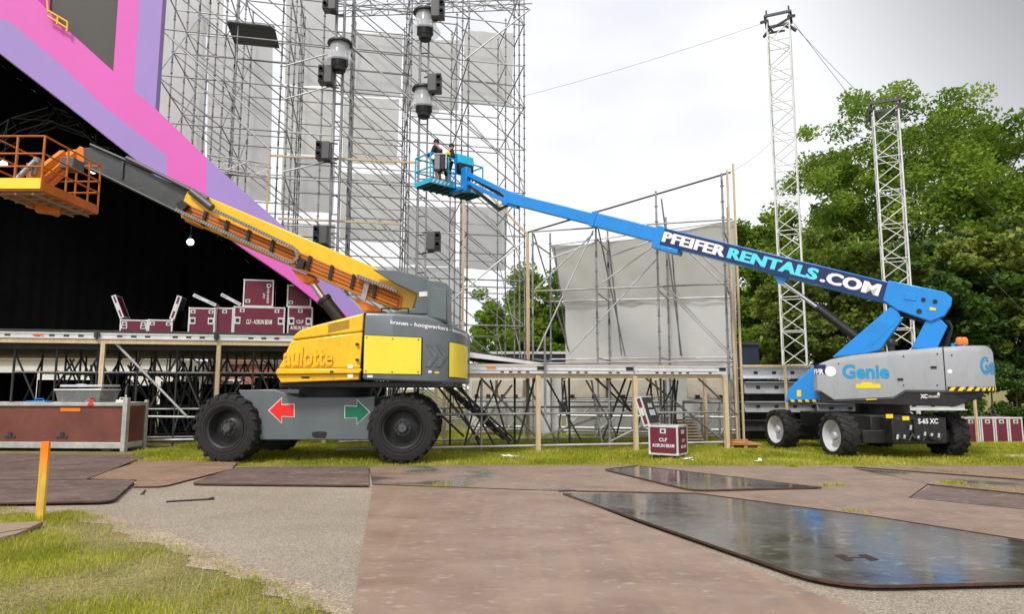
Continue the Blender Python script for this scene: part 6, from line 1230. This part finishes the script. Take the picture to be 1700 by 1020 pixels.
# ------------------------------------------------------------------ flight cases
case_foam = mat('case_foam', (.03, .03, .032), .9)
def flight_case(label, loc, rz, w, d, h, text=None, trot=False, casters=False, lid=None, latches=2, group='maroon flight cases', open_top=False, tsize=1.0, split=None):
    """local frame: x along the front, y back, z up; the front face is at y = 0"""
    t = thing('flight_case', label, 'flight case', loc, rz, group); z0 = .13 if casters else 0.0; z1 = z0 + h
    b = MB()
    if open_top:
        e_ = .02; b.box(0, w, 0, e_, z0, z1); b.box(0, w, d - e_, d, z0, z1); b.box(0, e_, e_, d - e_, z0, z1); b.box(w - e_, w, e_, d - e_, z0, z1); b.box(e_, w - e_, e_, d - e_, z0, z0 + .02)
    else: b.box(0, w, 0, d, z0, z1)
    b.build('body', maroon, t, local=True)
    tr = MB(); e_ = .035; o = .006
    for (x, sx) in ((0, 1), (w, -1)):
        for (y, sy) in ((0, 1), (d, -1)): tr.box(min(x - sx * o, x + sx * e_), max(x - sx * o, x + sx * e_), min(y - sy * o, y + sy * e_), max(y - sy * o, y + sy * e_), z0, z1)
    for (z, sz) in ((z0, 1), (z1, -1)):
        za, zb_ = min(z - sz * o, z + sz * e_), max(z - sz * o, z + sz * e_)
        for (y, sy) in ((0, 1), (d, -1)): tr.box(.03, w - .03, min(y - sy * (o + .001), y + sy * e_), max(y - sy * (o + .001), y + sy * e_), za, zb_)
        for (x, sx) in ((0, 1), (w, -1)): tr.box(min(x - sx * (o + .001), x + sx * e_), max(x - sx * (o + .001), x + sx * e_), .03, d - .03, za, zb_)
    if split: tr.box(0, w, -o - .001, .01, z0 + h * split - .02, z0 + h * split + .02)
    tr.build('edge_trim', alu, t, local=True)
    for x in (0, w):
        for z in (z0, z1):
            b = MB(); b.box(x - (.05 if x else .012), x + (.012 if x else .05), -.014, .05, z - (.05 if z > z0 else .012), z + (.012 if z > z0 else .05)); b.build('ball_corner', alu, t, local=True, bevel=.01)
    for k in range(latches):
        x = w * (.16 if k == 0 else .84) if latches == 2 else w / 2; zc = z1 - .12 if not trot else z0 + h * (.2 if k == 0 else .8)
        b = MB(); b.box(x - .07, x + .07, -.010, .004, zc - .055, zc + .055); l_ = b.build('latch', alu, t, local=True); b = MB(); b.box(x - .035, x + .035, -.016, -.011, zc - .03, zc + .03); b.build('latch_dish', steel_dk, l_, local=True)
    if w > .7 and not trot:
        for x in (.12, w - .12):
            b = MB(); b.box(x - .085, x + .085, -.010, .004, z0 + h * .42, z0 + h * .66); l_ = b.build('handle', alu, t, local=True); b = MB(); b.box(x - .055, x + .055, -.014, -.011, z0 + h * .48, z0 + h * .60); b.build('handle_grip', blackp, l_, local=True)
    if text:
        tw = .5 * w * tsize
        if trot: lettering('lettering', text[0], lambda s, u: Vector((w * .72 - u * .06, -.012, z0 + h * (.30 + .2 * s))), white, t, .02, 1, True); lettering('lettering', text[1], lambda s, u: Vector((w * .86 - u * .07, -.012, z0 + h * (.12 + .62 * s))), white, t, .02, 1, True)
        elif len(text) == 1: lettering('lettering', text[0], lambda s, u: Vector((w / 2 - tw / 2 + tw * s, -.012, z0 + h * (.42 + .16 * u))), white, t, .02, 1, True)
        else:
            lettering('lettering', text[0], lambda s, u: Vector((w * .36 + w * .28 * s, -.012, z0 + h * (.46 + .12 * u))), white, t, .02, 1, True); lettering('lettering', text[1], lambda s, u: Vector((w * .12 + w * .76 * s, -.012, z0 + h * (.26 + .12 * u))), white, t, .02, 1, True)
    if casters:
        for x in (.1, w - .1):
            for y in (.1, d - .1):
                b = MB(); b.tube((x - .025, y, .05), (x + .025, y, .05), .05, 14); b.box(x - .04, x + .04, y - .03, y + .04, .085, .128); b.build('caster', steel_dk, t, local=True, smooth=40)
    if lid:      # (hinge x, hinge z, length, thickness, angle from +x in degrees)
        hx, hz, L, th, ang = lid; T = Matrix.Translation((hx, 0, hz)) @ Matrix.Rotation(-math.radians(ang), 4, 'Y')
        b = MB(); b.box(0, L, .01, d - .01, .02, th - .0, T=T); l_ = b.build('lid', maroon, t, local=True)
        b = MB()
        for z in (0, th): 
            za = z - (.03 if z else .005); b.box(0, L, -.004, .028, za, za + .035, T=T); b.box(0, L, d - .028, d + .004, za, za + .035, T=T)
        for x in (0, L - .035): b.box(x - .004, x + .035, -.005, d + .005, -.004, th + .004, T=T)
        b.box(L * .35, L * .62, -.008, .009, th * .25, th * .75, T=T); b.build('lid_trim', alu, l_, local=True); b = MB(); b.box(.04, L - .04, .04, d - .04, -.03, .018, T=T); b.build('lid_foam', case_foam, l_, local=True); b = MB(); b.box(L * .3, L * .5, d * .25, d * .7, -.05, -.031, T=T); b.box(L * .58, L * .72, d * .3, d * .6, -.05, -.031, T=T); b.build('lid_pads', alu, l_, local=True)
    return t
TC = 22.9
def on_stage(px0, px1, y0, y1, label, t_=TC, d=.6, base=None, **k):
    a, c = ons(px0, y1, t_), ons(px1, y1, t_); w = (c - a).dot(SA); z1 = ons(px0, y0, t_).z; zb_ = HD + .022 if base is None else base
    flight_case(label, Vector((a.x, a.y, zb_)), PHI, w, d, z1 - zb_, **k); return z1
z = on_stage(387, 472, 509, 547, 'wide maroon flight case with white lettering on stage, smaller case on top', text=('CLF - AORUN BEAM',), lid=None)
on_stage(403, 453, 464, 508, 'maroon flight case standing on end on top of the lettered wide case', base=z + .012, text=('CLF', 'AORUN BEAM'), trot=True)
z = on_stage(477, 518, 510, 547, 'maroon flight case nearest the pink facade foot, lower of two', text=('CLF', 'AORUN BEAM'), latches=1)
on_stage(476, 516, 473, 509, 'maroon flight case nearest the pink facade foot, upper of two', base=z + .012, trot=True)
on_stage(312, 356, 511, 547, 'open maroon flight case at left of the stage row with its lid tilted up', latches=2, d=.6)
on_stage(357, 386, 511, 547, 'narrow maroon flight case between the open case and the lettered case', t_=TC + .1, latches=1)
def loose_lid(label, a, c, t_, th):
    p, q = ons(*a, t_), ons(*c, t_); n = (q - p).normalized().cross(SB); n = n if n.z > 0 else -n
    t = thing('case_lid', label, 'case lid', (p if p.z < q.z else q), group='raised flight case lids'); b = MB(); b.hexa([p, q, q + SB * .58, p + SB * .58, p + n * th, q + n * th, q + n * th + SB * .58, p + n * th + SB * .58]); b.build('panel', maroon, t)
    b = MB(); u = (q - p).normalized()
    for d_ in (-.006, .555): b.hexa([v + SB * d_ for v in (p - n * .005, q - n * .005, q - n * .005 + SB * .03, p - n * .005 + SB * .03, p + n * .035, q + n * .035, q + n * .035 + SB * .03, p + n * .035 + SB * .03)]); b.hexa([v + SB * d_ for v in (p + n * (th - .035), q + n * (th - .035), q + n * (th - .035) + SB * .03, p + n * (th - .035) + SB * .03, p + n * (th + .004), q + n * (th + .004), q + n * (th + .004) + SB * .03, p + n * (th + .004) + SB * .03)])
    for e_ in (p - u * .006, q - u * .03): b.hexa([e_ - SB * .008, e_ + u * .036 - SB * .008, e_ + u * .036 + SB * .59, e_ + SB * .59, e_ - SB * .008 + n * (th + .006), e_ + u * .036 - SB * .008 + n * (th + .006), e_ + u * .036 + SB * .59 + n * (th + .006), e_ + SB * .59 + n * (th + .006)])
    m_ = p.lerp(q, .5) + n * th * .5; b.hexa([m_ - u * .12 - n * .04 - SB * .009, m_ + u * .12 - n * .04 - SB * .009, m_ + u * .12 - n * .04 - SB * .001, m_ - u * .12 - n * .04 - SB * .001, m_ - u * .12 + n * .04 - SB * .009, m_ + u * .12 + n * .04 - SB * .009, m_ + u * .12 + n * .04 - SB * .001, m_ - u * .12 + n * .04 - SB * .001]); b.build('edge_trim', alu, t)
    b = MB(); b.hexa([v + SB * .03 for v in (p + u * .03 - n * .012, q - u * .03 - n * .012, q - u * .03 + SB * .5 - n * .012, p + u * .03 + SB * .5 - n * .012, p + u * .03 - n * .002, q - u * .03 - n * .002, q - u * .03 + SB * .5 - n * .002, p + u * .03 + SB * .5 - n * .002)]); b.build('foam', case_foam, t)
loose_lid('raised lid tilted over the open case at left of the stage row', (320, 492), (357, 509), TC - .02, .09)
loose_lid('raised lid tilted left behind the lettered wide flight case', (366, 491), (398, 508), TC + .3, .09)
loose_lid('upright lid leaning left at far left of the stage cases', (199, 529), (185, 492), TC, .12)
loose_lid('upright lid leaning right in the middle of the stage cases', (289, 531), (302, 493), TC, .14)
on_stage(199, 245, 531, 543, 'low open maroon tray case at far left on the stage', t_=TC, open_top=True, latches=2)
on_stage(246, 286, 531, 543, 'low open maroon tray case beside the leaning lid on the stage', t_=TC, open_top=True, latches=2)
b = MB(); p = ons(296, 547, TC + .2); b.hexa([p + v for v in (Vector((-.35, 0, 0)), Vector((.3, 0, 0)), Vector((.3, .6, 0)), Vector((-.35, .6, 0)), Vector((-.3, 0, .55)), Vector((.22, 0, .6)), Vector((.22, .6, .6)), Vector((-.3, .6, .55)))]); tag(b.build('cloth_covered_crate', black, bevel=.04), 'black covered crate behind the leaning lid on stage', 'crate')
# case on the grass in front of the wing
p = gnd(1078, 764); ct = flight_case('open maroon flight case on casters in the grass before the stage wing', Vector((p.x, p.y, 0)), -math.radians(34), .70, .62, .66, ('CLF', 'AORUN BEAM'), casters=True, latches=1, lid=(.03, .80, .70, .15, 108), open_top=True)
b = MB(); b.box(.03, .67, .03, .59, .62, .74); b.build('foam_inlay', case_foam, ct, local=True)
lettering('lettering', 'CLF', lambda s, u: Vector((.712, .22 + .2 * s, .42 + .07 * u)), white, ct, .02, 1, True); lettering('lettering', 'BEAM', lambda s, u: Vector((.712, .16 + .32 * s, .28 + .07 * u)), white, ct, .02, 1, True)
b = MB(); b.box(.70, .708, .22, .40, .60, .70); b.build('latch', alu, ct, local=True)
for i, (a, c, lab) in enumerate(((1592, 1622, 'maroon flight case touching the tyre of the blue lift, leftmost of row'), (1624, 1645, 'second maroon flight case from the left in the row by the hedge'), (1647, 1668, 'third maroon flight case from the left in the row by the hedge'), (1670, 1692, 'maroon flight case at the right end of the row by the hedge'))):
    a_, c_ = at(a, 645, 20.6), at(c, 645, 20.6); flight_case(lab, Vector((a_.x, 20.6, 0.0)), 0, c_.x - a_.x, .7, .78, latches=1, casters=False, group='flight cases by the hedge')

# ------------------------------------------------------------------ brown crate with tools
c0, c1 = gnd(-95, 749), gnd(206, 751); c0 = Vector((c0.x, c0.y, 0)); ca = (c1 - c0); ca.z = 0; CL = ca.length; ca.normalize(); cb = Vector((-ca.y, ca.x, 0)); CD = .85
CR = thing('transport_crate', 'long low brown panelled crate in a dented steel frame at left', 'crate', c0); cz = lambda a, d, z: c0 + ca * a + cb * d + UP * z
def cbox(b, a0, a1, d0, d1, z0, z1): b.hexa([cz(a0, d0, z0), cz(a1, d0, z0), cz(a1, d1, z0), cz(a0, d1, z0), cz(a0, d0, z1), cz(a1, d0, z1), cz(a1, d1, z1), cz(a0, d1, z1)])
CT = 1.28; CBm = .24
b = MB(); cbox(b, .08, CL - .06, .05, .09, CBm, CT - .08); b.build('front_panel', brownp, CR); b = MB(); cbox(b, CL - .055, CL - .02, .12, CD - .05, CBm, CT - .08); b.build('end_panel', brownp, CR); b = MB(); cbox(b, .06, CL - .06, .1, CD, CBm - .02, CBm + .02); cbox(b, .08, CL - .1, CD - .05, CD, CBm, CT - .1); b.build('floor_panel', brownp, CR)
b = MB(); cbox(b, .06, CL - .06, .1, CD - .06, CT - .14, CT - .10); b.build('top_board', timber_old, CR)
for nm, args in (('top_rail', (0, CL - .11, 0, .07, CT - .10, CT)), ('top_rail', (0, CL, CD - .07, CD, CT - .10, CT)), ('bottom_rail', (0, CL - .11, 0, .08, CBm - .16, CBm)), ('bottom_rail', (CL - .08, CL, .115, CD - .075, CBm - .15, CBm)), ('end_rail', (CL - .07, CL, .115, CD - .075, CT - .10, CT)), ('corner_post', (CL - .105, CL + .02, -.03, .11, 0, CT + .12)), ('corner_post', (-.02, .08, -.03, -.002, 0, CT + .1)), ('corner_post', (CL - .07, CL + .01, CD + .002, CD + .1, .0, CT + .05)), ('corner_post', (-.05, .05, CD + .002, CD + .1, .0, CT + .05))):
    b = MB(); cbox(b, *args); b.build(nm, mat('crate_steel', (.46, .46, .44), .5, .2, .2, 3, dirt=(.25, .22, .18), dirt_amt=.6), CR, bevel=.012)
for f in (.33, .62): b = MB(); cbox(b, CL * f, CL * f + .3, .03, .049, .34, .40); cbox(b, CL * f + .1, CL * f + .2, .02, .03, .38, .50); b.build('hasp', steel_dk, CR)
b = MB(); cbox(b, CL * .63, CL * .74, .035, .049, CT - .24, CT - .15); b.build('orange_reflector', amber, CR)
for f in (.22, .5, .85): b = MB(); cbox(b, CL * f, CL * f + .25, .2, .4, 0, CBm - .16); b.build('skid', timber_old, CR)
tb = cz(CL * .72, .1, CT - .098); t = thing('plastic_tub', 'clear plastic storage tub with grey lid on the brown crate', 'tub', tb); px_a, px_b = 82, 168
def tubq(a0, a1, d0, d1, z0, z1, tp=0.0):
    f = lambda a, d, z: tb + ca * a + cb * d + UP * z
    return [f(a0, d0, z0), f(a1, d0, z0), f(a1, d1, z0), f(a0, d1, z0), f(a0 - tp, d0 - tp, z1), f(a1 + tp, d0 - tp, z1), f(a1 + tp, d1 + tp, z1), f(a0 - tp, d1 + tp, z1)]
b = MB(); b.hexa(tubq(-.55, .55, 0, .65, 0, .40, .08)); b.build('bin', glassy, t); 
for k_, (cx_, m_) in enumerate(((-.35, steel_dk), (-.1, blackp), (.15, steel), (.36, mat('tool_green', (.01, .12, .06), .5)))):
    b = MB(); b.hexa(tubq(cx_ - .1, cx_ + .1, .12, .5, .02, .14 + .05 * (k_ % 2), -.02)); b.tube(tb + ca * (cx_ - .08) + cb * .2 + UP * .15, tb + ca * (cx_ + .12) + cb * .3 + UP * .27, .03); b.build('stored_tool', m_, t)
b = MB(); b.hexa(tubq(-.66, .66, -.1, .74, .402, .45)); b.build('rim', alu, t, bevel=.01); b = MB(); b.hexa(tubq(-.55, .62, -.02, .74, .50, .56)); b.hexa(tubq(-.1, .1, -.02, .1, .56, .58)); b.build('lid', mat('tub_lid_grey', (.55, .57, .6), .4), t, bevel=.01)
for nm, lab, m, a, d, L, w, h in (('tool_case', 'flat blue plastic tool case on the brown crate left of the tub', mat('tool_blue', (.02, .22, .55), .4), CL * .44, .3, .62, .35, .13), ('cable_tray_box', 'dark green shallow tray on the brown crate below the tub', mat('tool_green', (.01, .12, .06), .5), CL * .83, .005, .6, .08, .07), ('sling_bundle', 'red coiled strap on the brown crate in front of the tub', mat('strap_red', (.55, .04, .04), .7), CL * .80, -.01, .2, .09, .17), ('paper_roll', 'white rolled sheet lying at the right end of the brown crate', mat('paper_white', (.75, .72, .65), .6), CL * .93, .2, .3, .2, .16), ('small_toolbox', 'small black toolbox on the brown crate beside the tub', blackp, CL * .60, .3, .25, .2, .18)):
    p = cz(a, d, CT - .098); t = thing(nm, lab, nm.replace('_', ' '), p); f = lambda x, y, z: p + ca * x + cb * y + UP * z; b = MB(); b.hexa([f(-L / 2, 0, 0), f(L / 2, 0, 0), f(L / 2, w, 0), f(-L / 2, w, 0), f(-L / 2 + .03, .02, h), f(L / 2 - .03, .02, h), f(L / 2 - .03, w - .02, h), f(-L / 2 + .03, w - .02, h)]); b.build('body', m, t, bevel=.02)
    b = MB(); b.path([f(-L * .2, w / 2, h), f(-L * .18, w / 2, h + .05), f(L * .18, w / 2, h + .05), f(L * .2, w / 2, h)], .014); b.build('handle', m, t)
# stake and boards in the foreground
p = gnd(64, 866); t = thing('marker_stake', 'yellow timber stake with orange painted top in the foreground lawn', 'stake', Vector((p.x, p.y, 0))); hz = at(65, 734, p.y).z; hy = mat('stake_yellow', (.72, .44, .06), .7, 0, .2, 6, stretch=(4, 4, .7))
b = MB(); b.box(p.x - .05, p.x + .05, p.y, p.y + .045, -.15, hz); b.build('shaft', hy, t, bevel=.004)
tn = hy.node_tree; bs_ = tn.nodes['Principled BSDF']; src = bs_.inputs['Base Color'].links[0].from_socket; gg = tn.nodes.new('ShaderNodeNewGeometry'); sx_ = tn.nodes.new('ShaderNodeSeparateXYZ'); tn.links.new(gg.outputs['Position'], sx_.inputs[0])
nn2 = tn.nodes.new('ShaderNodeTexNoise'); nn2.inputs['Scale'].default_value = 14; ad_ = tn.nodes.new('ShaderNodeMath'); ad_.operation = 'MULTIPLY_ADD'; ad_.inputs[1].default_value = .35; tn.links.new(nn2.outputs['Fac'], ad_.inputs[0]); tn.links.new(sx_.outputs[2], ad_.inputs[2])
mr_ = tn.nodes.new('ShaderNodeMapRange'); mr_.inputs[1].default_value = hz * .62 + .1; mr_.inputs[2].default_value = hz * .86 + .2; tn.links.new(ad_.outputs[0], mr_.inputs[0])
mx_ = tn.nodes.new('ShaderNodeMix'); mx_.data_type = 'RGBA'; mx_.inputs[7].default_value = (.90, .22, .005, 1); tn.links.new(mr_.outputs[0], mx_.inputs[0]); tn.links.new(src, mx_.inputs[6]); tn.links.new(mx_.outputs[2], bs_.inputs['Base Color'])
for i, (pts, lab) in enumerate((([(-120, 873), (72, 866), (50, 876), (-120, 905)], 'weathered board on the lawn at left edge, rear one'), ([(-120, 907), (48, 878), (28, 886), (-120, 925)], 'weathered board on the lawn at left edge, front one'))):
    b = MB(); q = [gnd(x, y, .07) for x, y in pts]; b.prism(q, (0, 0, -.05)); tag(b.build('board', timber_old, bevel=.006), lab, 'board', 'weathered boards')
b = MB(); a, c = gnd(276, 834, .02), gnd(347, 830, .02); b.tube(a, c, .018, 6); b.tube(c, c + (c - a).normalized() * .06 + Vector((0, .02, .01)), .024, 6); tag(b.build('iron_bar', blackp), 'thin black iron bar lying on the pavement', 'bar')
b = MB(); a, c = gnd(236, 821, .02), gnd(241, 815, .02); b.tube(a, c, .014, 6); b.tube(a - Vector((.02, 0, 0)), a + Vector((.03, 0, 0)), .016, 6); tag(b.build('bolt', blackp), 'small black bolt on pavement beside the dark plate corner', 'bolt')

# ------------------------------------------------------------------ stacked steel beams behind the blue lift
beam_w = mat('beam_grey_paint', (.40, .41, .42), .5, .1, .12, 2, dirt=(.2, .19, .18), dirt_amt=.6)
YB = 20.4
def channel(label, xa, xb, y0, y1, m, Y=YB, dep=.55):
    a, c = at(xa, (y0 + y1) / 2, Y).x, at(xb, (y0 + y1) / 2, Y).x; zt_, zb_ = at(xa, y0, Y).z, at(xa, y1, Y).z
    t = thing('steel_beam', label, 'steel beam', ((a + c) / 2, Y, zb_), group='stacked steel beams'); f = .03; b = MB(); b.box(a, c, Y + .12, Y + .16, zb_ + f, zt_ - f); b.build('web', m, t)
    for z_ in (zb_, zt_ - f): b = MB(); b.box(a, c, Y, Y + dep, z_, z_ + f); b.build('flange', m, t)
    x = a + .35
    b = MB()
    while x < c - .2: b.box(x, x + .12, Y + .114, Y + .1195, zb_ + (zt_ - zb_) * .38, zb_ + (zt_ - zb_) * .65); x += .55
    b.build('slots', slot_m, t)
channel('topmost bright steel beam of the stack left of the blue lift', 1234, 1400, 610, 629, alu)
channel('grey steel beam second from top of the stack left of the blue lift', 1238, 1400, 634, 654, beam_w)
channel('grey steel beam third from top of the stack left of the blue lift', 1238, 1400, 667, 685, beam_w)
channel('lowest grey steel beam of the stack left of the blue lift', 1236, 1400, 698, 716, steel_dk)
channel('long bright steel beam behind the wheels of the blue lift', 1360, 1500, 670, 688, beam_w, 20.0)
channel('long pale steel beam under the tail of the blue lift', 1498, 1606, 667, 682, alu, 20.0)
t = thing('stack_frame', 'pale timber battens and posts holding the steel beam stack', 'timber frame', (at(1300, 645, YB).x, YB - .1, 0))
z_ = at(1300, 608, YB).z
for p, q in (((at(1232, 610, YB).x, YB - .04, z_), (at(1420, 608, YB).x, YB - .04, z_)), ((at(1302, 645, YB).x, YB - .12, 0.5), (at(1302, 645, YB).x, YB - .12, z_ + .05)), ((at(1609, 645, YB).x, YB - .2, 0), (at(1609, 645, YB).x, YB - .2, at(1609, 663, YB).z)), ((at(1499, 680, 19.9).x, 19.9, at(1499, 684, 19.9).z), (at(1499, 680, 19.9).x, 19.9, at(1499, 674, 19.9).z)), ((at(1229, 645, YB).x, YB + .3, 0), (at(1229, 645, YB).x, YB + .3, at(1229, 470, YB).z))): bar(t, 'batten', p, q, .06, .06, timber)
for x in (1240, 1345, 1400): pole(t, 'steel_upright', (at(x, 645, YB + .5).x, YB + .5, 0), (at(x, 645, YB + .5).x, YB + .5, 2.1), .05, steel_dk)
b = MB(); p = at(1236, 645, YB).x; q = at(1410, 645, YB).x; b.box(p, q, YB + .7, YB + .75, .1, 1.9); b.build('back_board', steel_dk, t)
# pallet with planks
t = thing('pallet', 'small orange brown timber pallet on grass left of the blue lift', 'pallet', Vector((at(1236, 742, 18.9).x, 18.9, 0))); x0, x1 = at(1208, 742, 18.9).x, at(1262, 742, 18.9).x; pw = mat('pallet_timber', (.48, .25, .09), .8, 0, .2, 4)
for k in range(5): bar(t, 'plank', (x0, 18.8 + k * .22, .14), (x1, 18.8 + k * .22, .14), .15, .025, pw)
for k in range(3): bar(t, 'bearer', (x0 + .08 + k * (x1 - x0 - .16) / 2, 18.75, .065), (x0 + .08 + k * (x1 - x0 - .16) / 2, 19.75, .065), .09, .11, pw)
for k in range(2): bar(t, 'loose_plank', (x0 + .1, 18.85 + k * .3, .185 + k * .03), (x1 - .25, 18.9 + k * .3, .20 + k * .03), .14, .03, pw)
t = thing('pallet', 'stack of brown boards on the grass behind the open flight case', 'pallet', Vector((at(1150, 735, 19.6).x, 19.6, 0))); x0, x1 = at(1122, 742, 19.6).x, at(1168, 742, 19.6).x
for k in range(9): bar(t, 'plank', (x0, 19.6, .06 + k * .085), (x1 - k * .03, 19.6, .06 + k * .085), .5, .05, timber_old)
p = gnd(1690, 763); t = thing('kerb_stone', 'low grey concrete slab on the grass at far right edge', 'slab', Vector((p.x, p.y, 0))); b = MB(); b.box(p.x - .15, p.x + .6, p.y, p.y + .3, 0, .08); b.build('slab', concrete, t, bevel=.01)
